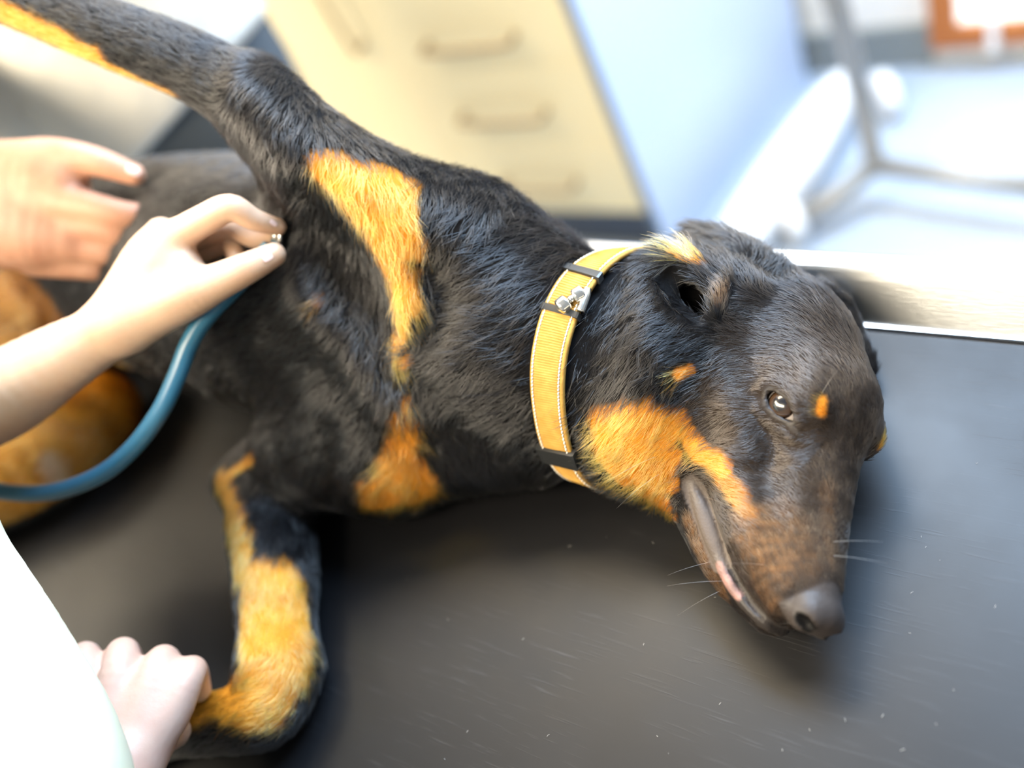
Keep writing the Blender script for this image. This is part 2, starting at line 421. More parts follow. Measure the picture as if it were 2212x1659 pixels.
# ears of the visible side: base cone, folded-back flap, opening
ear = lambda u, v, s, r: (*hp(u, v, s), r)
H(Chain([ear(1610, 650, 4.0, 1.3), ear(1570, 610, 4.4, 1.3), ear(1500, 570, 4.5, 1.1)]), .9, False)
H(Chain([ear(1590, 590, 3.2, 1.4), ear(1530, 548, 3.4, 1.5), ear(1500, 522, 3.2, 1.1)], 5, (HA.T @ nrm(M[:, 2]), 1.8)), .5, False)
H(Chain([ear(1655, 600, 2.0, 1.4), ear(1600, 570, 2.4, 1.5), ear(1560, 550, 2.7, 1.3)]), .8, False)
H(Chain([ear(1440, 560, 4.2, .8), ear(1428, 620, 4.5, .7), ear(1440, 690, 4.4, .8)]), .6, False)
# far ear spread on the mat behind the skull
add(Chain([(*at(1770, 650, 3.0), 1.2), (*at(1808, 668, 2.3), .95), (*at(1842, 735, 1.4), .8), (*at(1872, 800, 1.1), .6)]), .5)
BASE_OPS = list(OPS)
# ---- details laid on that surface where the picture shows them
def sl(px, lift=0.0): return list(trace(px, lift))
def ridge(px, r, lift, k): P = sl(px, lift); return Chain([(*p, q) for p, q in zip(P, r)], 4), k
EYEC = hw(hp(1687, 876, 2.3)); EYE_R = 1.06
_es = surf(1687, 876); _ev = nrm(CAMC - _es)
EYEC = _es - _ev * .0 - grad(_es) * .86
lid_px = [(1654, 852), (1663, 842), (1682, 847), (1703, 865), (1716, 886), (1722, 908), (1714, 916), (1696, 909), (1674, 893), (1657, 873)]
brow_px = [(1648, 838), (1672, 826), (1700, 842), (1724, 872), (1734, 905)]
bag_px = [(1645, 880), (1668, 908), (1692, 926), (1716, 936)]
LIDP = sl(lid_px, .12)
lip_px = [(1496, 1048), (1512, 1090), (1528, 1135), (1545, 1178), (1556, 1212), (1578, 1262), (1604, 1298), (1640, 1335), (1682, 1364)]
slit_px = [(1494, 1030), (1526, 1076), (1550, 1130), (1564, 1175), (1572, 1212), (1597, 1262), (1624, 1304), (1660, 1342), (1700, 1370)]
low_px = [(1480, 1036), (1488, 1085), (1502, 1130), (1519, 1175), (1536, 1213), (1556, 1262), (1580, 1304)]
nost_px = [(1728, 1338), (1740, 1352), (1750, 1362)]
LIPP, SLITP, LOWP = sl(lip_px, -.2), sl(slit_px, .02), sl(low_px, .02)
NOSTP = sl(nost_px, -.12)
# hollows: arm pit beside the breast patch, fold before the shoulder, notch between the two patches
def trough(px, lift, r, k): cut(Chain([(*p, q) for p, q in zip(sl(px, lift), r)], 4), k)
trough([(655, 430), (715, 540), (775, 650), (822, 760)], .35, [1.3, 2.0, 2.0, 1.5], 1.4)
trough([(935, 590), (950, 660), (905, 770)], .5, [1.1, 1.5, 1.0], 1.5)
trough([(835, 810), (880, 832), (950, 850)], .5, [.8, 1.0, .8], 1.2)
trough([(705, 930), (700, 1010), (715, 1080)], .5, [.9, 1.1, .8], 1.2)
trough([(1352, 600), (1318, 690), (1292, 780), (1276, 880)], .55, [1.2, 1.5, 1.5, 1.1], 1.5)
def mirror(P): return [hw(toh(np.asarray(p)[None])[0] * [1, -1, 1]) for p in P]
EYECS = [EYEC, mirror([EYEC])[0]]
for P in (LIPP, mirror(LIPP)): add(Chain([(*p, r) for p, r in zip(P, [.25, .42, .50, .48, .36, .40, .38, .32, .2])], 4), .15)
for P in (SLITP, mirror(SLITP)): cut(Chain([(*p, r) for p, r in zip(P, [.08, .12, .13, .12, .12, .15, .15, .13, .10])], 4), .12)
for P in (LOWP, mirror(LOWP)): cut(Chain([(*p, r) for p, r in zip(P, [.10, .14, .14, .10, .08, .08, .05])], 4), .14)
for P in (NOSTP, mirror(NOSTP)): cut(Chain([(*p, r) for p, r in zip(P, [.22, .33, .22])], 4), .1)
cut(Chain([(*p, r) for p, r in zip(sl([(1708, 1298), (1716, 1286), (1722, 1270)], .0), [.06, .10, .04])], 4), .1)   # crease behind the nose pad
for P in (sl(brow_px, .0), mirror(sl(brow_px, .0))): add(Chain([(*p, .24) for p in P], 4), .4)
for P in (sl(bag_px, -.05), mirror(sl(bag_px, -.05))): add(Chain([(*p, .2) for p in P], 4), .4)
_c = np.mean(LIDP, 0); _g = nrm(np.mean([grad(p) for p in LIDP], 0))
_l = nrm(LIDP[5] - LIDP[1]); _l = nrm(_l - _g * (_l @ _g)); _t = np.cross(_g, _l)
def eye_cut(c, A): cut(Ell(c, (np.linalg.norm(LIDP[5] - LIDP[1]) * .55, np.linalg.norm(LIDP[3] - LIDP[8]) * .56, 1.2), A), .1)
eye_cut(_c, np.stack([_l, _t, _g]))
Mr = HA @ np.diag([1, -1, 1]) @ HA.T
eye_cut(mirror([_c])[0], np.stack([_l, _t, _g]) @ Mr.T)
for P in (LIDP, mirror(LIDP)): add(Chain([(*(p), .13) for p in P + P[:1]], 3), .1)
# wrinkle beside the bridge below the eye, ear opening, tragus tuft
cut(Chain([(*p, .09) for p in sl([(1705, 962), (1745, 972), (1782, 968)], .03)], 4), .25)
cut(Chain([(*p, r) for p, r in zip(sl([(1452, 596), (1486, 632), (1512, 668)], .1), [1.0, 1.25, .85])], 4), .35)
cut(Chain([(*p, r) for p, r in zip(sl([(1490, 635), (1512, 662)], -.8), [.9, .8])], 4), .4)
add(Chain([(*p, r) for p, r in zip(sl([(1542, 680), (1552, 650), (1572, 605)], .02), [.38, .36, .3])], 4), .4)
def cgrid(spec):
    out = [spec[0][0]]
    for a, b, s in spec: out += list(np.arange(out[-1] + s, b + 1e-6, s))
    return np.array(out)
Q = globals().get('DRAFT', 1.0)
gx = cgrid([(-96, -36, .46 * Q), (-36, -28, .28 * Q), (-28, -5, .15 * Q)])
gy = cgrid([(-8, 12.5, .30 * Q), (12.5, 33, .16 * Q), (33, 44, .26 * Q)])
gz = cgrid([(-.4, 13, .17 * Q), (13, 39, .30 * Q)])
T1 = time.time()
DV, DF = nets(gx, gy, gz, dog_sdf)
DN = vert_normals(DV, DF)
print('dog', len(DV), len(DF), 'verts', round(T1 - T0, 1), round(time.time() - T0, 1), 's')
# ------------------------------------------------------------------ collar
def build_collar():
    t0 = trace([(1290, 578), (1254, 620), (1214, 700), (1192, 800), (1194, 890), (1210, 965)])
    # plane of the ring through the visible arc, neck axis from the anatomy
    c0 = at(1262, 785, 7.2)
    ax = nrm(at(1400, 790, 6.7) - at(1100, 720, 8.8))
    n = nrm(np.cross(t0[0] - t0[3], t0[5] - t0[3])); n = n * np.sign(n @ ax); print('collar tilt', round(math.degrees(math.acos(n @ ax)), 1)); ax = n
    cen = t0.mean(0); cen = c0 + ax * ((cen - c0) @ ax)
    u = nrm(np.cross(ax, [0, 0, 1.])); v = np.cross(ax, u)
    WID = 2.15; na = 96; offs = [-.5, -.25, 0, .25, .5]
    th = np.arange(na) * 2 * np.pi / na; R = np.zeros((na, 5))
    D_ = np.cos(th)[:, None] * u + np.sin(th)[:, None] * v; r = np.full((na, 3), 4.5); base = cen + ax * (np.array([-.5, 0, .5]) * WID)[None, :, None]
    for _ in range(16):
        r = r - np.clip(sdf(BASE_OPS, (base + D_[:, None] * r[..., None]).reshape(-1, 3), None, True).reshape(na, 3), -.8, .8) * .9
    R = np.clip(r, 3, 9)
    R = (R + R[:, ::-1] * .0); 
    lin = R.mean(1); sl_ = (R[:, -1] - R[:, 0]) * .55
    def sm(x): 
        for _ in range(5): x = (np.roll(x, 1) + x + np.roll(x, -1)) / 3
        return x
    lin, sl_ = sm(lin), sm(sl_)
    D_ = np.cos(th)[:, None] * u + np.sin(th)[:, None] * v
    def P(i, o_, h):           # angle index (float), offset across -.5...5, height over skin
        i0 = int(math.floor(i)) % na; f = i - math.floor(i); i1 = (i0 + 1) % na
        r = (lin[i0] + sl_[i0] * o_) * (1 - f) + (lin[i1] + sl_[i1] * o_) * f; d = nrm(D_[i0] * (1 - f) + D_[i1] * f)
        q = cen + ax * o_ * WID + d * (r + h); q[2] = max(q[2], .05 + .1 * h); return q
    return cen, ax, u, v, P, na, WID, lin
cC, cA, cU, cVv, cP, cN, cW, cR = build_collar()
def in_collar(X):
    """signed coordinate along the neck axis near the collar ring, nan elsewhere"""
    a = (X - cC) @ cA; rad = np.linalg.norm(X - cC - a[:, None] * cA, axis=1)
    return np.where((np.abs(a) < 4) & (rad < 9.5), a, np.nan)
# ------------------------------------------------------------------ coat: markings, bare skin, hair growth
def strokes(lst):
    """[(pixel polyline, radius px, value)] -> capsules on the skin"""
    allp = [q for it in lst for q in it[0]]; P = np.vstack([trace(allp[i:i + 200]) for i in range(0, len(allp), 200)]); out = []; i = 0
    for px, r, *val in lst:
        p = P[i:i + len(px)]; i += len(px); d = proj(p)[:, 2].mean(); out.append((p, r * d / FPX, val[0] if val else 1.0))
    return out
def stroke_mask(S, X, soft, jit):
    m = np.zeros(len(X))
    for P, r, val in S:
        lo, hi = P.min(0) - r - 2, P.max(0) + r + 2
        ids = np.nonzero(((X > lo) & (X < hi)).all(1))[0]
        if not len(ids): continue
        Y = X[ids]; d = np.full(len(Y), 99.)
        for i in range(max(1, len(P) - 1)):
            a = P[i]; b = P[min(i + 1, len(P) - 1)]; ab = b - a; t = np.clip((Y - a) @ ab / (ab @ ab + 1e-9), 0, 1)
            d = np.minimum(d, np.linalg.norm(Y - a - t[:, None] * ab, axis=1))
        s = soft if r > .7 else soft * .45
        q = np.clip((r - d + jit[ids] * min(1, r)) / s + .5, 0, 1); m[ids] = np.maximum(m[ids], q * val)
    return m
TAN = strokes([
    ([(712, 366), (790, 385), (862, 408)], 44), ([(770, 440), (868, 470)], 46), ([(815, 520), (880, 535)], 38), ([(835, 570), (872, 600), (876, 650)], 34), ([(862, 640), (862, 720), (868, 775)], 23), ([(868, 790), (858, 750)], 12),
    ([(878, 865), (874, 900)], 11), ([(874, 920), (868, 980)], 34), ([(815, 1060), (905, 1042)], 42), ([(850, 1020), (880, 1010)], 40), ([(800, 1090), (925, 1065)], 26),
    ([(480, 1040), (508, 1130), (528, 1230)], 32), ([(482, 1035), (545, 988)], 13), ([(560, 1270), (612, 1255)], 50), ([(594, 1300), (604, 1440)], 80), ([(560, 1230), (540, 1330), (545, 1420)], 34),
    ([(604, 1440), (572, 1500)], 78), ([(560, 1510), (440, 1510)], 50), ([(450, 1520), (380, 1540)], 40),
    ([(1305, 918), (1390, 900), (1455, 925)], 40), ([(1315, 955), (1400, 965), (1430, 985)], 48), ([(1365, 1010), (1420, 1040)], 44), ([(1400, 1065), (1445, 1105)], 30), ([(1300, 985), (1350, 1040)], 18),
    ([(1465, 915), (1500, 970)], 24), ([(1500, 975), (1560, 1010)], 26, .9), ([(1545, 1010), (1600, 1075)], 24, .42), ([(1590, 1070), (1620, 1110)], 16, .25), ([(1466, 808), (1492, 799)], 12),
    ([(1781, 866), (1777, 888)], 13), ([(1470, 545), (1500, 560)], 26), ([(1460, 540), (1470, 552)], 14),
    ([(-60, 0), (70, 58), (200, 122)], 30), ([(190, 122), (330, 186)], 16, .8), ([(310, 176), (380, 206)], 10, .5),
    ([(220, 880), (120, 960), (-60, 1060)], 125), ([(60, 760), (-80, 800)], 60, .5),
    ([(30, 650), (120, 700), (-80, 720)], 90, .28), ([(690, 640), (684, 655)], 8, .25)])
# the far brow spot is the twin of the near one
_p = trace([(1781, 866), (1777, 888)]); TAN.append((np.array(mirror(list(_p))), .30, 1.0))
BROWN = strokes([([(1492, 1130), (1525, 1220), (1562, 1285)], 24, .55), ([(1690, 1120), (1740, 1200)], 40, .30), ([(1790, 1060), (1795, 1220)], 16, .3), ([(1640, 1150), (1670, 1210)], 52, .8), ([(1640, 1250), (1660, 1300)], 30, .45), ([(1610, 1110), (1650, 1180)], 30, .6), ([(1552, 650), (1566, 622)], 10, .5)])
PALE = strokes([([(1455, 530), (1485, 552)], 13, .8), ([(115, 1000), (130, 1040)], 26, .5)])
DARK = strokes([([(1738, 880), (1745, 905)], 12, .8)])
LIPS = [(np.array(LIPP), .42, 1.0), (np.array(mirror(LIPP)), .42, 1.0), (np.array(SLITP), .16, 1.0), (np.array(LIDP + LIDP[:1]), .17, 1.0), (np.array(mirror(LIDP + LIDP[:1])), .17, 1.0)] + strokes([([(1712, 922), (1726, 938)], 5)])
PINK = strokes([([(1552, 1224), (1572, 1262), (1590, 1285)], 12)])
def head_local(X): return toh(X)
def nose_mask(X):
    q = toh(X); a = np.abs(q[:, 1])
    return np.clip((q[:, 0] + 1.75 - .35 * np.maximum(0, a - .9) ** 2 + .12 * np.sin(q[:, 1] * 3)) / .15, 0, 1) * np.clip((q[:, 2] + .95 + .25 * (q[:, 0] + .8)) / .15, 0, 1) * (a < 1.9)
C_BLACK = np.array([.0075, .0070, .0074]); C_TAN = np.array([.64, .245, .026]); C_BROWN = np.array([.16, .085, .04]); C_PALE = np.array([.75, .62, .48]); C_FACE = np.array([.030, .0225, .018])
def coat(X, jitter=0.0, seed=0):
    j = wob(X, 2.2, 1) * .22 + wob(X, 6.0, 2) * .10
    if jitter: j = j + np.random.default_rng(seed).normal(size=len(X)) * jitter
    t = stroke_mask(TAN, X, .35, j); b = stroke_mask(BROWN, X, 1.0, j) * (.75 + .5 * np.clip(wob(X, 9, 3), -1, 1)); p = stroke_mask(PALE, X, .8, j)
    q = toh(X); face = np.clip((q[:, 0] + 17) / 5, 0, 1) * np.clip((q[:, 2] + 5) / 3, 0, 1) * (np.abs(q[:, 1]) < 6)
    c = C_BLACK + (C_FACE - C_BLACK) * face[:, None]
    c = c + (C_BROWN - c) * np.clip(b, 0, 1)[:, None]
    tone = 1 + .16 * wob(X, 1.1, 0); tn = C_TAN * np.stack([tone, tone ** 1.3, tone ** 1.5], 1)
    c = c + (tn - c) * t[:, None]; c = c + (C_PALE - c) * p[:, None]
    return c, t
# bare skin colours for the mesh
X = DV
zero = np.zeros(len(X))
c_skin, t_skin = coat(X)
c_skin = c_skin * .8
nm = nose_mask(X); lm = stroke_mask(LIPS, X, .12, zero); pm = stroke_mask(PINK, X, .25, wob(X, 5, 1) * .1)
c_skin = c_skin + (np.array([.03, .025, .023]) - c_skin) * lm[:, None]
lm2 = stroke_mask([(np.array(LIPP[:5]), .64, 1.0), (np.array(mirror(LIPP[:5])), .64, 1.0)], X, .12, zero)
c_skin = c_skin + (np.array([.10, .082, .072]) - c_skin) * lm2[:, None]
c_skin = c_skin + (np.array([.34, .19, .165]) - c_skin) * (pm * np.clip(.62 + .2 * wob(X, 3, 2), .3, .9))[:, None]
c_skin = c_skin + (np.array([.042, .034, .031]) - c_skin) * nm[:, None]
nsm = stroke_mask([(np.array(NOSTP), .34, 1.0), (np.array(mirror(NOSTP)), .34, 1.0)], X, .12, zero); c_skin = c_skin * (1 - .93 * nsm[:, None])  # nostril pits darkened in the skin colour, painted shade
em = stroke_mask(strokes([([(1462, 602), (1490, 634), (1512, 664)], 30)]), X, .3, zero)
c_skin = c_skin * (1 - .6 * em[:, None])  # shade of the ear opening painted into the skin colour
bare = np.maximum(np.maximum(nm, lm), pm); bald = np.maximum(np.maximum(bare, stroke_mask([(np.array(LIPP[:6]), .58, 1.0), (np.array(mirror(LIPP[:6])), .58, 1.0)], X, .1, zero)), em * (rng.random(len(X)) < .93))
m_skin = bpy.data.materials.new('dog_skin'); m_skin.use_nodes = True
nt = m_skin.node_tree; b = nt.nodes['Principled BSDF']
an = nt.nodes.new('ShaderNodeAttribute'); an.attribute_name = 'coat'; nt.links.new(an.outputs['Color'], b.inputs['Base Color'])
ab_ = nt.nodes.new('ShaderNodeAttribute'); ab_.attribute_name = 'bare'
mr = nt.nodes.new('ShaderNodeMapRange'); mr.inputs[3].default_value = .75; mr.inputs[4].default_value = .5; nt.links.new(ab_.outputs['Fac'], mr.inputs[0]); nt.links.new(mr.outputs[0], b.inputs['Roughness'])
ms = nt.nodes.new('ShaderNodeMapRange'); ms.inputs[3].default_value = .08; ms.inputs[4].default_value = .3; nt.links.new(ab_.outputs['Fac'], ms.inputs[0]); nt.links.new(ms.outputs[0], b.inputs['Specular IOR Level'])
tc = nt.nodes.new('ShaderNodeTexCoord'); vo = nt.nodes.new('ShaderNodeTexVoronoi'); vo.inputs['Scale'].default_value = 700
bp = nt.nodes.new('ShaderNodeBump'); bp.inputs['Strength'].default_value = .35; bp.inputs['Distance'].default_value = .0004
nt.links.new(tc.outputs['Object'], vo.inputs['Vector']); nt.links.new(vo.outputs['Distance'], bp.inputs['Height']); nt.links.new(bp.outputs[0], b.inputs['Normal'])
dog = empty('dog', w(at(800, 760, 0)))
tag(dog, 'black and tan dog lying on its side on the black mat', 'dog')
me = fast_mesh('body', w(DV), DF)
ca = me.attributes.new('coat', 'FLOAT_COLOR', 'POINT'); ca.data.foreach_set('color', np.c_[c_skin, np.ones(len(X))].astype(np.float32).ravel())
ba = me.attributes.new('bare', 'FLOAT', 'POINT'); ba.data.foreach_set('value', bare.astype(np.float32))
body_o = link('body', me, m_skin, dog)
# hair growth guides: pixel, direction, length cm, lift
GUIDE = [
 (1780, 1150, 0, -1, .22, .15), (1700, 1220, -.3, -.9, .22, .15), (1640, 1220, -.5, -.7, .25, .2), (1590, 1300, -.5, -.7, .3, .3), (1720, 1080, -.7, -.6, .35, .15), (1640, 1070, -.8, -.5, .45, .15), (1560, 1010, -.9, -.3, .6, .2),
 (1800, 1000, -.3, -.9, .35, .15), (1840, 940, -.2, -1, .4, .2), (1740, 960, -.6, .2, .3, .25), (1860, 860, -.35, -.9, .5, .18), (1890, 920, 0, -1, .5, .3), (1780, 800, -.6, -.8, .6, .14), (1820, 700, -.6, -.8, .7, .14), (1700, 720, -.85, -.5, .8, .14), (1720, 640, -.85, -.5, .9, .16),
 (1640, 760, -.9, -.2, .8, .14), (1620, 850, -.9, .1, .7, .14), (1600, 660, -1, -.1, 1.0, .2), (1700, 840, -.7, -.6, .35, .15), (1650, 920, -.8, .2, .45, .12), (1560, 900, -.85, .35, .75, .15), (1500, 800, -.85, .4, .9, .18), (1480, 740, -.9, .3, 1.0, .2),
 (1400, 650, -.8, .6, 1.3, .3), (1420, 760, -.7, .7, 1.3, .25), (1430, 850, -.6, .8, 1.1, .22), (1360, 700, -.45, .9, 2.0, .25), (1320, 620, -.4, .9, 2.0, .25), (1300, 760, -.4, .9, 2.2, .3), (1280, 860, -.5, .85, 2.0, .3), (1400, 560, -.6, .7, 1.6, .35),
 (1390, 900, -.55, .8, 1.3, .22), (1320, 930, -.75, .6, 1.5, .3), (1380, 1010, -.6, .8, 1.4, .28), (1440, 1080, -.4, .9, 1.1, .3), (1300, 1010, -.8, .5, 1.4, .35), (1480, 950, -.7, .6, .8, .2), (1480, 1120, -.3, -.5, .35, .3), (1540, 1260, -.6, -.5, .35, .4),
 (1465, 545, -.75, -.6, 2.5, .75), (1510, 530, -.2, -1, 1.3, .35), (1580, 560, .0, -1, 1.2, .3), (1650, 580, .4, -.9, 1.0, .35), (1545, 650, -.4, -.9, .9, .35), (1450, 690, -.9, .5, 1.1, .3), (1500, 690, -.9, .4, .8, .2), (1620, 610, -.3, -.9, 1.1, .2),
 (1140, 520, -.8, .6, 1.6, .2), (1100, 600, -.85, .5, 1.9, .25), (1150, 700, -.85, .5, 1.9, .22), (1060, 700, -.9, .35, 2.0, .25), (1100, 850, -.8, .5, 1.6, .2), (1000, 620, -.9, .3, 1.9, .25), (1000, 480, -.5, .85, 1.7, .22), (920, 760, -.8, .3, 1.9, .3), (1050, 420, -.3, .9, 1.3, .2),
 (950, 400, -.1, 1, 1.3, .2), (820, 400, .05, 1, 1.5, .25), (740, 380, .05, 1, 1.5, .22), (880, 560, -.05, 1, 1.6, .25), (820, 560, .1, 1, 1.6, .25), (862, 680, .1, 1, 1.6, .3), (862, 790, -.1, 1, 2.0, .35), (760, 290, .2, 1, 1.1, .18),
 (640, 260, -.1, 1, 1.1, .18), (570, 200, -.4, .8, 1.0, .2), (440, 130, -.85, -.35, .9, .16), (250, 70, -.9, -.4, .8, .15), (60, 10, -.9, -.4, .7, .15), (600, 330, -.3, .9, 1.2, .2), (680, 500, -.3, .9, 1.2, .2),
 (870, 960, -.05, 1, 1.5, .28), (930, 980, .4, .9, 1.3, .28), (820, 1000, -.45, .85, 1.3, .25), (850, 1070, -.1, .9, 1.1, .3), (1020, 1000, .3, .9, 1.2, .25), (760, 880, -.6, .8, 1.2, .2), (690, 760, -.7, .6, 1.2, .2), (560, 680, -.9, .4, 1.0, .16), (400, 680, -.9, .4, .9, .15), (450, 450, -.9, .1, .9, .15), (620, 860, -.8, .5, 1.0, .2),
 (640, 950, -.7, .6, .9, .2), (540, 1020, -.6, .6, .7, .2), (600, 1100, -.1, 1, .9, .2), (590, 1220, 0, 1, .9, .18), (600, 1350, 0, 1, .9, .18), (620, 1450, -.3, .9, .8, .2), (570, 1510, -.9, .3, .8, .2), (450, 1540, -1, .25, .8, .2), (300, 1600, -1, .2, .7, .2), (660, 1400, .1, 1, .9, .25),
 (150, 950, -.6, .8, .8, .2), (40, 1060, -.6, .8, .8, .2), (100, 680, -.8, .5, .8, .18), (240, 860, -.5, .8, .8, .2), (-60, 700, -.8, .4, .8, .2)]
GP = trace([g[:2] for g in GUIDE]); GN = grads(GP)
GD = np.array([M[:, 0] * g[2] + M[:, 1] * g[3] for g in GUIDE]); GD -= GN * np.einsum('ij,ij->i', GD, GN)[:, None]; GD /= np.linalg.norm(GD, axis=1)[:, None]
GL = np.array([g[4] for g in GUIDE]); GLF = np.array([g[5] for g in GUIDE])
def growth(X):
    D = np.zeros((len(X), 3)); L = np.zeros(len(X)); LF = np.zeros(len(X)); W = np.zeros(len(X))
    for i in range(0, len(X), 20000):
        s = slice(i, i + 20000); d2 = ((X[s, None] - GP[None]) ** 2).sum(2) + .05; wt = d2 ** -2.2
        wt /= wt.sum(1)[:, None]; D[s] = wt @ GD; L[s] = wt @ GL; LF[s] = wt @ GLF
    return D, L, LF
def make_fur(N):
    A, B_, C_, D_ = [DV[DF[:, k]] for k in range(4)]
    ar = np.linalg.norm(np.cross(C_ - A, D_ - B_), axis=1) * .5; ctr = (A + B_ + C_ + D_) / 4; fn = DN[DF].mean(1)
    _, L, _ = growth(ctr)
    q = toh(ctr)
    wt = ar * np.clip(1.0 / L, .55, 2.6)
    wt *= np.where(q[:, 0] > -19, 1.5, 1.0)
    pz = proj(ctr); out = (pz[:, 0] < -250) | (pz[:, 1] < -250) | (pz[:, 1] > 1900)
    wt[out] *= .12
    wt[(fn[:, 2] < -.45)] *= .25
    wt[(ctr[:, 2] < .12)] = 0
    fb = bald[DF].max(1); wt[fb > .5] = 0
    ac = in_collar(ctr); wt[np.abs(np.nan_to_num(ac, nan=99)) < cW * .5 + .05] = 0
    for e in EYECS: wt[np.linalg.norm(ctr - e, axis=1) < EYE_R + .12] = 0
    fi = rng.choice(len(ar), N, p=wt / wt.sum()); a, b2 = rng.random(N)[:, None], rng.random(N)[:, None]
    X = (A[fi] * (1 - a) + B_[fi] * a) * (1 - b2) + (D_[fi] * (1 - a) + C_[fi] * a) * b2
    nn = [DN[DF[fi, k]] for k in range(4)]; Nn = (nn[0] * (1 - a) + nn[1] * a) * (1 - b2) + (nn[3] * (1 - a) + nn[2] * a) * b2
    Nn /= np.linalg.norm(Nn, axis=1)[:, None] + 1e-9
    Dr, L, LF = growth(X)
    # small swirls and clumps
    Dr = Dr + np.stack([wob(X, 1.3, s) for s in (0, 1, 2)], 1) * .22 + np.stack([wob(X, 4.5, s) for s in (1, 2, 3)], 1) * .16 + rng.normal(size=(N, 3)) * .10
    Dr -= Nn * np.einsum('ij,ij->i', Dr, Nn)[:, None]; Dr /= np.linalg.norm(Dr, axis=1)[:, None] + 1e-9
    L = L * rng.uniform(.65, 1.2, N) * (1 + .2 * wob(X, 3, 2)); LF = np.clip(LF * (1 + .5 * wob(X, 2.6, 0)) + rng.normal(size=N) * .05, .10, 1.2); LF = np.where(L < .6, np.maximum(LF, .22), LF)
    ac = np.nan_to_num(in_collar(X), nan=99); gap = ac - cW * .5          # hair on the head side stops at the collar, some tufts spill over it
    hit = (gap > 0) & (gap < L * 1.0); spill = hit & ((rng.random(N) < .25) & (wob(X, 1.8, 1) > .1))
    L = np.where(hit & ~spill, np.minimum(L, np.maximum(gap * 1.0, .25)), L); LF = np.where(spill, LF + .35, LF)
    # locks: neighbouring hairs lean together
    cs_ = .42; ci = np.floor((X + np.stack([wob(X, 1.7, q_) for q_ in (0, 2, 3)], 1) * .3) / cs_).astype(np.int64); key = (ci[:, 0] * 73856093) ^ (ci[:, 1] * 19349663) ^ (ci[:, 2] * 83492791)
    _, inv = np.unique(key, return_inverse=True); cntc = np.bincount(inv); cm = np.stack([np.bincount(inv, X[:, q_]) / cntc for q_ in range(3)], 1)[inv]
    r2 = np.random.default_rng(11); jit = r2.normal(size=(len(cntc), 3))[inv]; jl = r2.normal(size=len(cntc))[inv]
    lock = np.clip((L - .55) / .9, 0, 1); pull = (cm - X) * (.62 * lock)[:, None]; pull -= Nn * np.einsum('ij,ij->i', pull, Nn)[:, None]
    Dr = Dr + jit * (.20 * lock)[:, None]; Dr -= Nn * np.einsum('ij,ij->i', Dr, Nn)[:, None]; Dr /= np.linalg.norm(Dr, axis=1)[:, None] + 1e-9
    LF = np.clip(LF * (1 + .35 * jl * lock), .08, 1.3)
    c, t = coat(X, .16, 3)
    c = c * rng.uniform(.7, 1.35, N)[:, None]
    K = 5; s = np.linspace(0, 1, K)
    side = np.cross(Nn, Dr); curl = rng.normal(size=N) * .09
    P = np.empty((N, K, 3))
    for k in range(K):
        lift = np.sin(LF) * (s[k] - .55 * s[k] ** 2); P[:, k] = X - Nn * (.02 * (1 - s[k] * 2.2)) + (Dr * (s[k] * np.cos(LF))[:, None] + Nn * lift[:, None] + side * (curl * s[k] ** 2)[:, None]) * L[:, None] + pull * s[k] ** 1.4
    P[:, :, 2] = np.maximum(P[:, :, 2], .03)
    return P, c, L
T2 = time.time()
NF = int(globals().get('NFUR', 340000))
FP, FC, FL = make_fur(NF)
def curves_obj(name, P, C, rad, m, parent):
    n, K, _ = P.shape
    cu = bpy.data.hair_curves.new(name); cu.add_curves([K] * n)
    cu.attributes['position'].data.foreach_set('vector', w(P.reshape(-1, 3)).astype(np.float32).ravel())
    ra = cu.attributes.get('radius') or cu.attributes.new('radius', 'FLOAT', 'POINT'); ra.data.foreach_set('value', rad.astype(np.float32).ravel())
    a = cu.attributes.new('coat', 'FLOAT_COLOR', 'CURVE'); a.data.foreach_set('color', np.c_[C, np.ones(n)].astype(np.float32).ravel())
    cu.materials.append(m)
    o = bpy.data.objects.new(name, cu); COL.objects.link(o); o.parent = parent; bpy.context.view_layer.update(); o.matrix_parent_inverse = parent.matrix_world.inverted()
    return o
m_hair = bpy.data.materials.new('dog_hair'); m_hair.use_nodes = True
nt = m_hair.node_tree; nt.nodes.remove(nt.nodes['Principled BSDF']); hb = nt.nodes.new('ShaderNodeBsdfHairPrincipled')
hb.model = 'CHIANG'; hb.parametrization = 'COLOR'
an = nt.nodes.new('ShaderNodeAttribute'); an.attribute_name = 'coat'; nt.links.new(an.outputs['Color'], hb.inputs['Color'])
hb.inputs['Roughness'].default_value = .21; hb.inputs['Radial Roughness'].default_value = .55; hb.inputs['Coat'].default_value = 0.0
nt.links.new(hb.outputs[0], nt.nodes['Material Output'].inputs['Surface'])
taper = np.array([1.0, 1.0, .9, .65, .15])
fur = curves_obj('fur', FP, FC, (.0098 * rng.uniform(.8, 1.25, len(FP))[:, None] * np.clip(FL, .5, 1.4)[:, None] ** .35 * taper[None]) * .01, m_hair, dog)
tag(fur, kind='stuff')
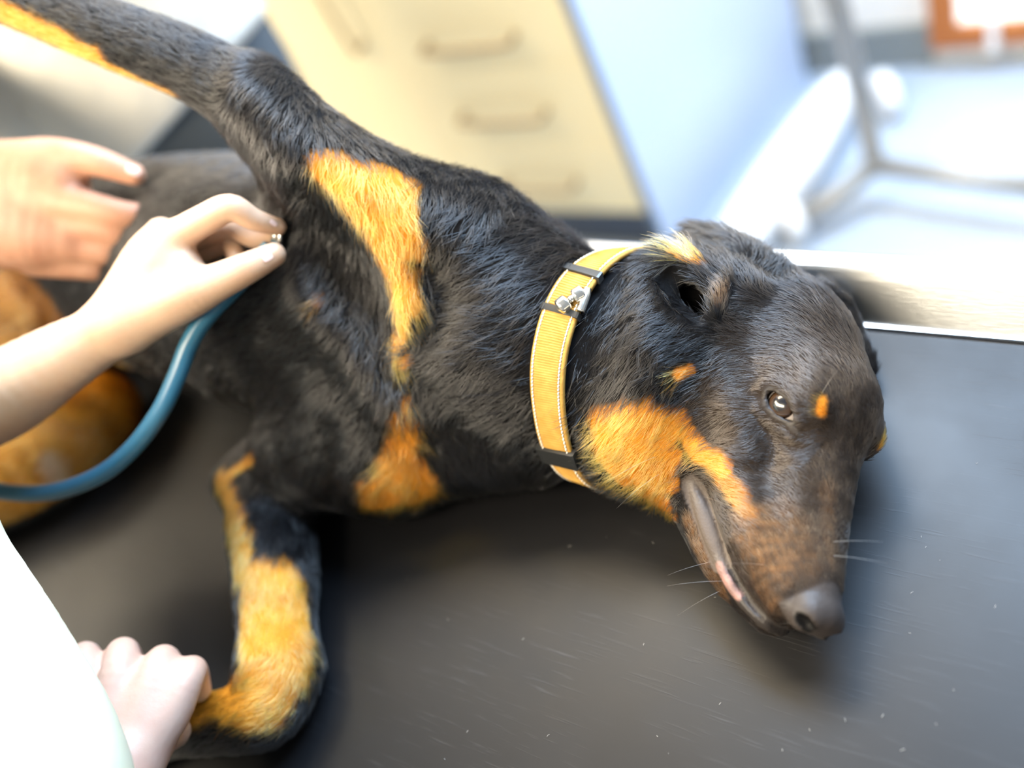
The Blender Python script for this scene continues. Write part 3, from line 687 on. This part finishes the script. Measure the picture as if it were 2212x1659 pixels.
# whiskers
wh = []
for (u, v, dx, dy, L) in [(1560, 1255, -1, -.12, 3.0), (1530, 1215, -.9, .25, 2.4), (1556, 1276, -.8, .3, 2.6), (1800, 1170, .9, -.1, 2.2), (1800, 1200, .9, .1, 2.4), (1640, 1180, -.9, -.5, 2.0), (1650, 1220, -1, -.1, 2.2), (1580, 1095, -.9, -.5, 1.8), (1775, 850, .4, -.9, 1.6), (1420, 985, -1, .15, 3.6), (1430, 1020, -1, .3, 3.4)]:
    p = surf(u, v); n = grad(p); d = nrm(M[:, 0] * dx + M[:, 1] * dy + n * .55); s = np.linspace(0, 1, 6)
    wh.append(p + d[None] * (s * L)[:, None] - np.array([0, 0, 1])[None] * (s ** 2 * L * .18)[:, None])
wh = np.array(wh); whi = curves_obj('whiskers', wh, np.tile([.5, .45, .4], (len(wh), 1)), np.tile(np.array([.010, .009, .008, .006, .004, .001]) * .01, (len(wh), 1)), m_hair, dog)
# eyes
m_eye = bpy.data.materials.new('dog_eye'); m_eye.use_nodes = True
nt = m_eye.node_tree; b = nt.nodes['Principled BSDF']; b.inputs['Roughness'].default_value = .25; b.inputs['Coat Weight'].default_value = 1.0; b.inputs['Coat Roughness'].default_value = .015
an = nt.nodes.new('ShaderNodeAttribute'); an.attribute_name = 'iris'; rp = nt.nodes.new('ShaderNodeValToRGB'); cr = rp.color_ramp
cr.elements[0].position = 0.0; cr.elements[0].color = (.004, .004, .006, 1); cr.elements[1].position = 1.0; cr.elements[1].color = (.62, .56, .52, 1)
for p_, c_ in [(.30, (.004, .004, .006, 1)), (.38, (.028, .014, .007, 1)), (.62, (.05, .026, .012, 1)), (.72, (.012, .006, .004, 1)), (.80, (.02, .01, .008, 1)), (.84, (.55, .48, .45, 1))]:
    e = cr.elements.new(p_); e.color = c_
nt.links.new(an.outputs['Fac'], rp.inputs[0]); nt.links.new(rp.outputs[0], b.inputs['Base Color'])
def eyeball(c, gaze):
    gaze = nrm(gaze); u = nrm(np.cross(gaze, [0, 0, 1.])); v = np.cross(gaze, u); V = []; F = []; I = []
    nr, ns = 28, 36
    for i in range(nr + 1):
        th = math.pi * i / nr; r = EYE_R + .10 * max(0, 1 - (th / .75) ** 2)
        for k in range(ns):
            a = 2 * math.pi * k / ns; V.append(w(c + r * (math.cos(th) * gaze + math.sin(th) * (math.cos(a) * u + math.sin(a) * v)))); I.append(min(1, th / .95))
    F = [(i * ns + k, (i + 1) * ns + k, (i + 1) * ns + (k + 1) % ns, i * ns + (k + 1) % ns) for i in range(nr) for k in range(ns)]
    me = mesh_from('eye', V, F); a = me.attributes.new('iris', 'FLOAT', 'POINT'); a.data.foreach_set('value', np.array(I, np.float32))
    o = link('eye', me, m_eye, dog, True); o['label'] = 'dark brown glossy eye'; return o
_r = nrm(ray(1684, 872)); _b = (CAMC - EYEC) @ _r; _t = -_b - math.sqrt(max(0, _b * _b - ((CAMC - EYEC) @ (CAMC - EYEC) - EYE_R ** 2))); _gz = nrm(CAMC + _r * _t - EYEC)
eyeball(EYECS[0], _gz)
eyeball(EYECS[1], nrm(CAMC - EYECS[1]) * .5 + HA[:, 0] * .3 - HA[:, 1] * .8)
print('fur', round(time.time() - T2, 1), round(time.time() - T0, 1), 's')
# collar as an object
m_web = mat('mustard_webbing', (0.41, 0.22, 0.035), .75, noise=(160, (0.50, 0.29, 0.06), 3), bump=(900, .5, .0006))
m_stitch = mat('white_thread', (0.85, 0.82, 0.74), .8)
m_plastic = mat('black_plastic', (0.018, 0.019, 0.02), .32)
m_chrome = mat('silver_metal', (0.82, 0.80, 0.74), .22, metal=1.0)
collar = empty('dog_collar', w(cC)); tag(collar, 'mustard woven collar with white stitching and black keepers round the dog\'s neck', 'collar')
cb, ct = .12, .36
V = []; F = []
prof = [(-.5, cb), (-.5, ct - .05), (-.46, ct), (-.2, ct + .02), (0, ct + .03), (.2, ct + .02), (.46, ct), (.5, ct - .05), (.5, cb)]
for i in range(cN):
    for o_, h in prof: V.append(w(cP(i, o_, h)))
n = len(prof)
for i in range(cN):
    for k in range(n):
        F.append((i * n + k, i * n + (k + 1) % n, ((i + 1) % cN) * n + (k + 1) % n, ((i + 1) % cN) * n + k))
link('webbing', mesh_from('webbing', V, [f[::-1] for f in F]), m_web, collar, True)
# fine cross ribs woven into the band: many thin threads, one part
parts = []
for i in np.arange(0, cN, .42):
    parts.append(tube_geo([w(cP(i, o_, ct + .035)) for o_ in np.linspace(-.36, .36, 5)], .00035, 4, False))
rb = link('woven_ribs', mesh_from('woven_ribs', *merge_geo(parts)), m_web, collar, True); tag(rb, kind='stuff')
parts = []
for o_ in (-.40, .40):
    for i in np.arange(0, cN, .62):
        parts.append(tube_geo([w(cP(i + s_, o_, ct + hh)) for s_, hh in ((0, .0), (.12, .05), (.28, .05), (.40, .0))], .00048, 6))
st = link('stitching', mesh_from('stitching', *merge_geo(parts)), m_stitch, collar, True); tag(st, kind='stuff')
# angle index of a pixel on the ring
def ring_index(u, v):
    px = np.array([proj(cP(i, 0, ct))[:2] for i in range(cN)]); vis = np.array([grads(cP(i, 0, 0)[None])[0] @ (CAMC - cP(i, 0, 0)) > -.1 for i in range(cN)])
    d = np.hypot(px[:, 0] - u, px[:, 1] - v) + np.where(vis, 0, 500); return float(np.argmin(d))
def keeper(name, i, half, hh, wd, m):
    V = []; F = []; ii = np.linspace(i - half, i + half, 5); pr_ = [(-wd, cb - .02), (-wd, ct + hh * .8), (-wd * .9, ct + hh), (wd * .9, ct + hh), (wd, ct + hh * .8), (wd, cb - .02)]
    for q in ii:
        for o_, h in pr_: V.append(w(cP(q % cN, o_, h)))
    n = len(pr_)
    for a in range(len(ii) - 1):
        for k in range(n): F.append((a * n + k, a * n + (k + 1) % n, (a + 1) * n + (k + 1) % n, (a + 1) * n + k))
    F.append(tuple(range(n))[::-1]); F.append(tuple((len(ii) - 1) * n + k for k in range(n)))
    return link(name, mesh_from(name, V, F), m, collar)
i1, i2, i3 = ring_index(1262, 592), ring_index(1208, 672), ring_index(1206, 985)
keeper('keeper', i1, .55, .17, .58, m_plastic)['label'] = 'black plastic slider'
keeper('keeper', i2, .5, .10, .56, m_plastic)
keeper('buckle', i3, 1.3, .22, .62, m_plastic)['label'] = 'black plastic buckle'
# silver swivel clasp lying across the band
def clasp():
    q = [dp(u, v, d) for u, v, d in ((1213, 680, 0), (1237, 663, 0), (1243, 659, 0), (1262, 646, 0))]
    base = trace([(1213, 680), (1237, 663), (1245, 658), (1264, 645)]); g = grads(base); pts = base + g * .75
    parts = [tube_geo(crspline(w(np.array([pts[0], (pts[0] + pts[1]) / 2, pts[1]])), 4), [.0, .0040, .0048, .0048, .0048, .0048, .0048, .0046, .0][0:9], 14)]
    parts.append(tube_geo([w(pts[1]), w(pts[2])], .0022, 12)); 
    parts.append(tube_geo(crspline(w(np.array([pts[2], (pts[2] + pts[3]) / 2, pts[3]])), 4), [.003, .0042, .0044, .0044, .0044, .0044, .0044, .0042, .003], 14))
    o = link('swivel_clasp', mesh_from('swivel_clasp', *merge_geo(parts)), m_chrome, collar, True); o['label'] = 'silver swivel clasp'
    b2 = trace([(1270, 640), (1268, 652), (1262, 668), (1256, 684)]); b2 = b2 + grads(b2) * .72
    o2 = tube('hook', crspline(w(b2), 5), .0024, m_chrome, collar, 10); o2['label'] = 'silver hook of the clasp'
clasp()
# ------------------------------------------------------------------ people (only what the picture shows of them)
m_skinA = mat('skin_pale', (0.60, 0.39, 0.26), .5, noise=(60, (0.57, 0.35, 0.225), 3), bump=(420, .12, .0008), **{'Subsurface Weight': .12, 'Subsurface Radius': (.010, .004, .002), 'Subsurface Scale': .6})
m_skinB = mat('skin_ruddy', (0.58, 0.31, 0.20), .5, noise=(45, (0.50, 0.24, 0.15), 3), bump=(380, .15, .001), **{'Subsurface Weight': .12, 'Subsurface Radius': (.010, .004, .002), 'Subsurface Scale': .6})
m_skinG = mat('skin_pink_dimmed', (0.50, 0.34, 0.27), .5, noise=(60, (0.48, 0.30, 0.235), 3), bump=(420, .12, .0008), **{'Subsurface Weight': .12, 'Subsurface Radius': (.010, .004, .002), 'Subsurface Scale': .6})  # same person's skin, albedo lowered where strong light overexposes this hand
m_nail = mat('fingernail', (0.86, 0.60, 0.52), .28)
m_tunic = mat('white_tunic', (0.74, 0.74, 0.56), .85, bump=(30, .3, .004))
m_shirt = mat('beige_shirt', (0.66, 0.64, 0.58), .9, bump=(14, .5, .02))
m_jean = mat('dark_slate_trousers', (0.062, 0.075, 0.088), .9, bump=(60, .4, .004))
def limb(name, parts, m, parent, cell, lo_pad=1.2):
    """parts: [(chain pts [(u,v,depth,r)], k)]"""
    ops = []
    for pts, k in parts:
        ops.append((1, Chain([(*dp(u, v, d), r) for u, v, d, r in pts], 5), k))
    P = np.vstack([np.c_[o[1].p, o[1].r] for o in ops]); lo = (P[:, :3] - P[:, 3:]).min(0) - lo_pad; hi = (P[:, :3] + P[:, 3:]).max(0) + lo_pad
    g = [np.arange(lo[i], hi[i], cell) for i in range(3)]
    V, F = nets(*g, lambda X, full=False: sdf(ops, X, None, full))
    return link(name, fast_mesh(name, w(V), F), m, parent), ops
def nail(u, v, d0, ops, parent, du, dv, L=.62, Wd=.42):
    """small curved plate on the finger surface seen at that pixel; (du,dv) image direction of the finger"""
    f = lambda X: sdf(ops, X, None, True)
    rd = nrm(ray(u, v)); t = d0 / (M[:, 2] @ rd)
    t -= 4
    for _ in range(60): t += f((CAMC + rd * t)[None])[0] * .8
    p = CAMC + rd * t; e = .03; X = p + np.vstack([np.eye(3), -np.eye(3)]) * e; q = f(X); n = nrm(q[:3] - q[3:])
    a = M[:, 0] * du + M[:, 1] * dv; a = nrm(a - n * (a @ n)); b = np.cross(n, a); V = []; F = []; K = 7
    for i in range(K):
        for j in range(K):
            x, y = (i / (K - 1) - .5) * 2, (j / (K - 1) - .5) * 2
            sx = L * .5 * x; sy = Wd * .5 * y * math.sqrt(max(.05, 1 - .55 * abs(x) ** 3))
            q0 = p + a * sx + b * sy + n * .4
            for _ in range(6): q0 = q0 - n * (f(q0[None])[0] - .03)
            V.append(w(q0))
    F = [(i * K + j, (i + 1) * K + j, (i + 1) * K + j + 1, i * K + j + 1) for i in range(K - 1) for j in range(K - 1)]
    return link('fingernail', mesh_from('fingernail', V, F), m_nail, parent, True)
CL = .17 * max(1, Q)
vet = empty('person', w((-83, -58, -90))); tag(vet, 'person in white tunic holding a stethoscope to the dog and gripping its paw', 'person')
armV, opsV = limb('arm', [
    ([(-260, 960, 60, 3.1), (-120, 905, 57.5, 2.9), (0, 856, 56, 2.72), (120, 782, 55, 2.2), (232, 716, 54.3, 1.72), (290, 670, 53.8, 1.7)], .5),
    ([(250, 700, 54, 1.5), (320, 590, 53.4, 1.5), (378, 512, 52.7, .98)], 1.2),
    ([(250, 690, 55.2, 1.4), (312, 570, 55.0, 1.45), (350, 505, 54.9, 1.0)], 1.2),
    ([(245, 690, 56.4, 1.3), (310, 580, 56.8, 1.3), (352, 530, 57, .9)], 1.2),
    ([(280, 700, 53.6, 1.5), (390, 640, 52.6, 1.55), (462, 612, 52.1, 1.12), (536, 578, 52.0, .90), (592, 550, 52.5, .70)], 1.1),
    ([(360, 560, 53, 1.25), (395, 575, 52.9, 1.1)], 1.0),
    ([(378, 512, 52.7, .98), (440, 476, 52.2, .90), (497, 449, 51.7, .80), (548, 474, 52.3, .66), (600, 490, 53.3, .52)], .35),
    ([(355, 515, 54.9, 1.0), (430, 505, 54.8, .86), (498, 488, 54.4, .74), (545, 514, 54.5, .62), (588, 520, 54.7, .5)], .2),
    ([(352, 535, 57, .9), (430, 540, 56.2, .82), (490, 525, 55.6, .72), (512, 560, 55.0, .62), (498, 590, 54.6, .52)], .2)], m_skinA, vet, CL)
nail(578, 556, 52.4, opsV, armV, .85, -.5); nail(590, 482, 53, opsV, armV, .9, .35, .5, .3)
armG, opsG = limb('arm', [
    ([(190, 1905, 45.2, 2.8), (232, 1760, 47.2, 2.3), (255, 1660, 48.6, 2.2)], .5),
    ([(205, 1660, 49.3, 1.25), (190, 1530, 50.8, 1.2), (186, 1440, 51.6, .92), (186, 1418, 53.2, .85), (210, 1450, 55.2, .75)], .7),
    ([(240, 1660, 48.8, 1.35), (250, 1530, 50.0, 1.3), (262, 1432, 51.0, 1.0), (268, 1412, 52.8, .9), (290, 1450, 55.0, .8)], .7),
    ([(280, 1650, 48.6, 1.35), (315, 1530, 49.8, 1.3), (344, 1445, 50.8, .98), (356, 1428, 52.6, .9), (375, 1460, 54.6, .8)], .7),
    ([(290, 1650, 48.8, 1.3), (365, 1540, 49.9, 1.2), (406, 1462, 50.8, .92), (418, 1452, 52.4, .84), (430, 1490, 53.8, .72)], .7),
    ([(300, 1640, 49.0, 1.2), (350, 1590, 51, 1.1), (380, 1580, 52.4, .85), (370, 1560, 54.0, .75)], .6)], m_skinG, vet, CL)
def limbw(name, chains, m, parent, cell):
    """like limb, chains given in room centimetres"""
    ops = [(1, Chain(c_, 5), k) for c_, k in chains]
    P = np.vstack([np.c_[o[1].p, o[1].r] for o in ops]); lo = (P[:, :3] - P[:, 3:]).min(0) - 1.5; hi = (P[:, :3] + P[:, 3:]).max(0) + 1.5
    V, F = nets(*[np.arange(lo[i], hi[i], cell) for i in range(3)], lambda X, full=False: sdf(ops, X, None, full)); return link(name, fast_mesh(name, w(V), F), m, parent)
_s = lambda u, v, d, r: (*dp(u, v, d), r)
limbw('tunic', [([(-66, -2, 32, 8), _s(-420, 1080, 46, 6.6), _s(-290, 1330, 44, 6.9), _s(-165, 1545, 42.3, 6.9), _s(-62, 1760, 41, 6.9), _s(20, 1980, 40, 5.6)], 2.0),
    ([(-60, -2, 33, 8), (-72, -8, 37, 10), (-79, -30, 27, 11), (-82, -54, -4, 12.5), (-83, -57, -16, 13)], 3.0),
    ([(-70, 3.6, 18.6, 4.0), (-76, 1, 24, 5), (-74, -5, 33, 7)], 2.0)], m_tunic, vet, .7)
limbw('trousers', [([(-83, -57, -14, 12.5), (-78, -58, -40, 9), (-77, -58, -82, 7)], 2), ([(-84, -57, -14, 12.5), (-91, -58, -40, 9), (-92, -58, -82, 7)], 2)], m_tunic, vet, 1.6)
# second person behind the table
man = empty('person', w((-114, 66, -90))); tag(man, 'person in beige shirt standing behind the table with one hand on the dog', 'person')
armB, opsB = limb('arm', [
    ([(-420, 420, 72, 3.4), (-230, 430, 69, 3.1), (-90, 440, 66.5, 3.2), (0, 440, 65.3, 3.6)], .6),
    ([(-60, 400, 66, 3.0), (60, 400, 64.5, 2.7), (130, 400, 64, 2.0)], 1.5),
    ([(-60, 480, 66, 3.0), (60, 495, 65, 3.0), (150, 510, 65, 2.4)], 1.5),
    ([(20, 362, 64.5, 1.7), (110, 336, 63.6, 1.25), (205, 349, 63.4, 1.05), (290, 377, 63.8, .76)], .9),
    ([(90, 430, 63.6, 1.6), (180, 446, 63.2, 1.22), (260, 464, 63.3, 1.02), (322, 466, 64.0, .8)], .5),
    ([(110, 480, 64.4, 1.5), (200, 490, 63.9, 1.25), (265, 505, 64.2, 1.08), (300, 512, 65.5, .9)], .4),
    ([(100, 520, 65.0, 1.5), (190, 535, 64.5, 1.2), (250, 545, 64.8, 1.05), (275, 545, 66, .9)], .4),
    ([(80, 560, 65.6, 1.3), (160, 572, 65.2, 1.05), (215, 580, 65.4, .9), (240, 575, 66.4, .8)], .4)], m_skinB, man, CL * 1.15)
nail(287, 368, 63.5, opsB, armB, .95, .3, .9, .6)
def tors(name, ops, m, parent, cell, lo, hi):
    g = [np.arange(lo[i], hi[i], cell) for i in range(3)]
    V, F = nets(*g, lambda X, full=False: sdf(ops, X, None, full)); return link(name, fast_mesh(name, w(V), F), m, parent)
HEM0, HEM1 = aty(300, 340, 54), aty(530, 95, 60)
hd = nrm(np.cross(nrm(HEM1 - HEM0), [0, 1, 0])); hd = hd * np.sign(hd[2])
class Half:
    def __init__(s, p, n): s.p = p; s.n = n; s.c = np.zeros(3); s.R = 1e6
    def __call__(s, X): return (X - s.p) @ s.n
tors('trousers', [(1, Chain([(-114, 67, 30, 19.5), (-114, 67, 0, 19.8), (-115, 67, -12, 17)], 5, ((0, 1, 0), 1.45)), 1), (1, Chain([(-123, 66, -20, 9), (-125, 67, -45, 8), (-125, 68, -85, 7)]), 4), (1, Chain([(-107, 67, -20, 9), (-107, 67, -45, 8), (-107, 69, -85, 7)]), 4), (-1, Half(np.array([0, 0, 14.]), np.array([0, 0, -1.])), .5)], m_jean, man, 1.3, (-140, 48, -90.2), (-88, 86, 20))
tors('shirt', [(1, Chain([(-113, 66, 50, 20), (-113, 66, -30, 20.6)], 5, ((0, 1, 0), 1.4)), 1), (1, Chain([(-128, 66, 52, 7), (-134, 54, 28, 7.5), (-124, 43, 20, 6.2), (-108, 36, 21, 4.8), (-95, 25, 24, 4.3)]), 4), (1, Chain([(-138, 60, 44, 9), (-133, 54, 6, 9)]), 3), (1, Chain([(-90, 68, 56, 7), (-76, 60, 46, 6), (-72, 48, 48, 5)]), 4), (-1, Half(HEM0, hd), .6), (-1, Half(np.array([0, 0, 66.]), np.array([0, 0, -1.])), 1)], m_shirt, man, 1.0, (-150, 18, -20), (-62, 86, 70))
# shed hairs and lint on the mat, too small to count
parts = []
_lr = np.random.default_rng(5)
for u, v in [(1965, 1368), (1825, 1555), (1970, 1280), (1310, 1160), (1690, 1620), (2030, 1210), (1230, 1180), (1420, 1590), (2110, 1000), (1130, 1380), (1010, 1580), (1555, 1520), (2060, 1490), (880, 1250), (1950, 1620), (2150, 1310)] + [tuple(_lr.uniform((900, 1150), (2150, 1640))) for _ in range(16)]:
    c_ = at(u, v, .04); a_ = _lr.uniform(0, 6.28); L_ = _lr.uniform(.04, .2); d_ = np.array([math.cos(a_), math.sin(a_), 0]); n_ = np.array([-d_[1], d_[0], 0]); bb = _lr.normal() * .12
    parts.append(tube_geo(w(np.array([c_ - d_ * L_ * .5, c_ + n_ * bb * L_, c_ + d_ * L_ * .5])), .00007, 5))
lint = link('lint', mesh_from('lint', *merge_geo(parts)), mat('pale_lint', (0.5, 0.48, 0.45), .8)); tag(lint, 'scattered pale hairs and lint lying on the black rubber mat', 'lint', kind='stuff')
# ------------------------------------------------------------------ stethoscope
m_tube = mat('teal_blue_rubber', (0.03, 0.135, 0.22), .3, spec=.5)
ste = empty('stethoscope', w(dp(500, 640, 54))); tag(ste, 'blue rubber stethoscope tube curving under the arm to the silver chestpiece', 'stethoscope')
tp = [(585, 535, 54.2), (545, 580, 54.0), (505, 622, 53.8), (445, 685, 53.6), (408, 745, 53.6), (381, 815, 53.8), (345, 890, 54.2), (292, 962, 55), (225, 1020, 56), (140, 1056, 57.4), (55, 1066, 58.8), (-40, 1050, 60), (-150, 990, 61), (-260, 880, 62)]
tube('tubing', crspline(w(np.array([dp(*q) for q in tp])), 10), .0056, m_tube, ste, 18)
def chest_piece():
    c = dp(597, 508, 54.2); s_ = surf(612, 512); n = nrm(s_ - c) if np.linalg.norm(s_ - c) > .3 else -grad(s_)
    n = nrm(-grad(s_) * .6 + M[:, 0] * .8); u = nrm(np.cross(n, [0, 0, 1.])); v = np.cross(n, u); prof = [(.0, -.35), (.45, -.35), (.55, -.2), (.75, -.05), (1.0, .0), (1.05, .1), (1.0, .2), (.92, .22), (.0, .22)]
    V = []; F = []; ns = 32
    for r, h in prof:
        for k in range(ns):
            a = 2 * math.pi * k / ns; V.append(w(c + n * h + r * (math.cos(a) * u + math.sin(a) * v)))
    F = [(i * ns + k, i * ns + (k + 1) % ns, (i + 1) * ns + (k + 1) % ns, (i + 1) * ns + k) for i in range(len(prof) - 1) for k in range(ns)]
    o = link('chestpiece', mesh_from('chestpiece', V, F), m_chrome, ste, True); o['label'] = 'silver chestpiece between the fingertips'
chest_piece()
# ------------------------------------------------------------------ cabinet and things behind
m_cream = mat('cream_laminate', (0.98, 0.83, 0.50), .5, noise=(3, (0.98, 0.85, 0.53)))
m_handle = mat('brown_bronze_handle', (0.42, 0.30, 0.16), .4, metal=.5)
m_plinth = mat('dark_blue_plinth', (0.07, 0.09, 0.13), .6)
m_panel = mat('white_blue_panel', (0.60, 0.69, 0.86), .35)
m_edge = mat('grey_blue_edging', (0.16, 0.21, 0.28), .5)
def cabinet():
    Y = 120.0
    xr = aty(1330, 230, Y)[0]; zb = aty(1280, 457, Y)[2]; zt = 0.0
    xd = aty(890, 190, Y)[0]; xl = xd - 60
    zs = [aty(1060, 148, Y)[2], aty(1120, 312, Y)[2]]
    c = empty('drawer_cabinet', w((xd, 150, -90))); tag(c, 'cream laminate cabinet with bronze handles and pale blue end panel behind the dog', 'cabinet')
    mm = lambda p: tuple(w(np.array(p)))
    box('carcass', mm((xl, Y + 2, zb)), mm((xr, 178, zt)), m_cream, c)
    box('plinth', mm((xl, Y + 3, -90)), mm((xr - .4, 178, zb)), m_plinth, c)
    box('worktop', mm((xl, Y - 2, zt)), mm((xr + 1, 178, zt + 4)), m_panel, c)
    def front(name, x0, x1, z0, z1): return box(name, mm((x0 + .08, Y, z0 + .08)), mm((x1 - .08, Y + 1.9, z1 - .08)), m_cream, c, bevel=.0015)
    def handle(parent, a, b):
        a = np.array(a); b = np.array(b); d = np.array([0, -3.2, 0]); P = crspline(np.array([a, a + d * .8, a + d + (b - a) * .08, (a + b) / 2 + d * 1.05, b + d - (b - a) * .08, b + d * .8, b]), 5)
        tube('handle', w(P), .0058, m_handle, parent, 10)
    zz = [zb, zs[1], zs[0], -20, zt]
    hz = [((1098, 393), (1246, 386)), ((1003, 246), (1182, 240)), ((925, 92), (1114, 76))]
    for i in range(4):
        d = front('drawer', xd, xr, zz[i], zz[i + 1])
        if i < 3:
            a, b = aty(*hz[i][0], Y), aty(*hz[i][1], Y); zm = (a[2] + b[2]) / 2; handle(d, (a[0], Y, zm), (b[0], Y, zm))
        else: handle(d, (xd + 8, Y, zt - 14), (xr - 8, Y, zt - 14))
    d = front('door', xl, xd, zb, zt)
    a = aty(785, 95, Y); handle(d, (a[0], Y, a[2]), (a[0], Y, a[2] + 17))
    # end panel, standing a little out of square
    f0 = np.array([xr, Y - .5]); f1 = aty(1745, 180, 172.0)[:2]; f1 = np.array([at(1746, 182, -90)[0], at(1746, 182, -90)[1]])
    t = nrm(f1 - f0); nn = np.array([-t[1], t[0]]); th = 2.0
    q = [f0, f1, f1 + nn * th, f0 + nn * th]; V = [w((x, y, -90)) for x, y in q] + [w((x, y, zt + 4)) for x, y in q]
    F = [(3, 2, 1, 0), (4, 5, 6, 7), (0, 1, 5, 4), (1, 2, 6, 5), (2, 3, 7, 6), (3, 0, 4, 7)]
    link('end_panel', mesh_from('end_panel', V, F), m_panel, c)
    box('edge_strip', mm((xr - 1.6, Y - 1.2, -89.8)), mm((xr - .1, Y - .2, zt)), m_edge, c)
cabinet()
# wheeled stand
m_tubeg = mat('grey_enamel_tube', (0.30, 0.29, 0.27), .4, metal=.3)
m_whitep = mat('white_plastic', (0.86, 0.87, 0.88), .4)
st_ = empty('wheeled_stand', w(at(1890, 355, -90))); tag(st_, 'grey metal wheeled stand with white castors on the pale floor', 'stand')
J = at(1890, 356, -80)
V1 = tube('post', crspline(w(np.array([J, dp(1855, 190, proj(J)[2] * .94), dp(1795, -40, 150 * .9), dp(1700, -420, 128)])), 8), .019, m_tubeg, st_, 16)
tube('crossbar', w(np.array([J, at(2050, 380, -80), at(2300, 412, -80)])), .018, m_tubeg, st_, 16)
tube('foot', w(np.array([J, at(1800, 428, -83), at(1722, 474, -85)])), .021, m_tubeg, st_, 16)
def castor(u, v, r):
    c = at(u, v, -90 + r); V, F = [], []; ns = 24; prof = [(0, -1.1), (r * .8, -1.1), (r, -.7), (r, .7), (r * .8, 1.1), (0, 1.1)]
    ax_ = nrm([.8, .6, 0]); uu = np.array([0, 0, 1.]); vv = np.cross(ax_, uu)
    for rr, h in prof:
        for k in range(ns):
            a = 2 * math.pi * k / ns; V.append(w(c + ax_ * h * 1.6 + rr * (math.cos(a) * uu + math.sin(a) * vv)))
    F = [(i * ns + k, i * ns + (k + 1) % ns, (i + 1) * ns + (k + 1) % ns, (i + 1) * ns + k) for i in range(len(prof) - 1) for k in range(ns)]
    link('castor', mesh_from('castor', V, F), m_whitep, st_, True)
castor(1712, 478, 4.5); castor(1912, 205, 5.0)
def cover():
    ops = [(1, Chain([(*at(1610, 505, -86), 5.5), (*at(1690, 390, -84), 6.0), (*at(1770, 265, -82), 5.0), (*at(1815, 190, -81), 3.5)]), 1)]
    P = np.vstack([np.c_[o[1].p, o[1].r] for o in ops]); lo = (P[:, :3] - P[:, 3:]).min(0) - 2; hi = (P[:, :3] + P[:, 3:]).max(0) + 2
    lo[2] = -90
    V, F = nets(*[np.arange(lo[i], hi[i], .9) for i in range(3)], lambda X, full=False: sdf(ops, X, lambda X, d: smax(d, -(X[:, 2] + 89.8), .3), full)); return link('base_cover', fast_mesh('base_cover', w(V), F), m_whitep, st_)
cover()
# wooden door with a bright pane in the back wall
m_wood = mat('orange_wood', (0.50, 0.17, 0.035), .5, noise=(5, (0.40, 0.12, 0.02), 6, (1, 1, .15)))
m_pane = mat('bright_frosted_pane', (0.9, 0.92, 0.95), .3, **{'Emission Color': (1, .97, .93, 1), 'Emission Strength': .9})
a = aty(2004, 40, WYC - 4); b_ = aty(2064, 40, WYC - 4); zr = aty(2130, 55, WYC - 4)[2]; z0 = aty(2110, 103, WYC - 4)[2]; wd = b_[0] - a[0]
dr = empty('door_1', w((a[0] + 40, WYC, -90))); tag(dr, kind='structure')
mm = lambda p: tuple(w(np.array(p)))
x0, x1 = a[0], a[0] + 84
box('stile', mm((x0, WYC - 4, z0)), mm((x0 + wd, WYC, 115)), m_wood, dr, .003); box('stile', mm((x1 - wd, WYC - 4, z0)), mm((x1, WYC, 115)), m_wood, dr, .003)
box('rail', mm((x0 + wd, WYC - 4, z0)), mm((x1 - wd, WYC, zr)), m_wood, dr, .003); box('rail', mm((x0 + wd, WYC - 4, 104)), mm((x1 - wd, WYC, 115)), m_wood, dr, .003)
box('pane', mm((x0 + wd, WYC - 2.5, zr)), mm((x1 - wd, WYC - 1.5, 104)), m_pane, dr)
q = aty(2145, 75, WYC - 4.6); box('tape_strip', mm((q[0] - 1, WYC - 5, z0 - 1)), mm((q[0] + 1, WYC - 4, zr + 2)), m_whitep, dr)  # strip of white tape over the bottom rail
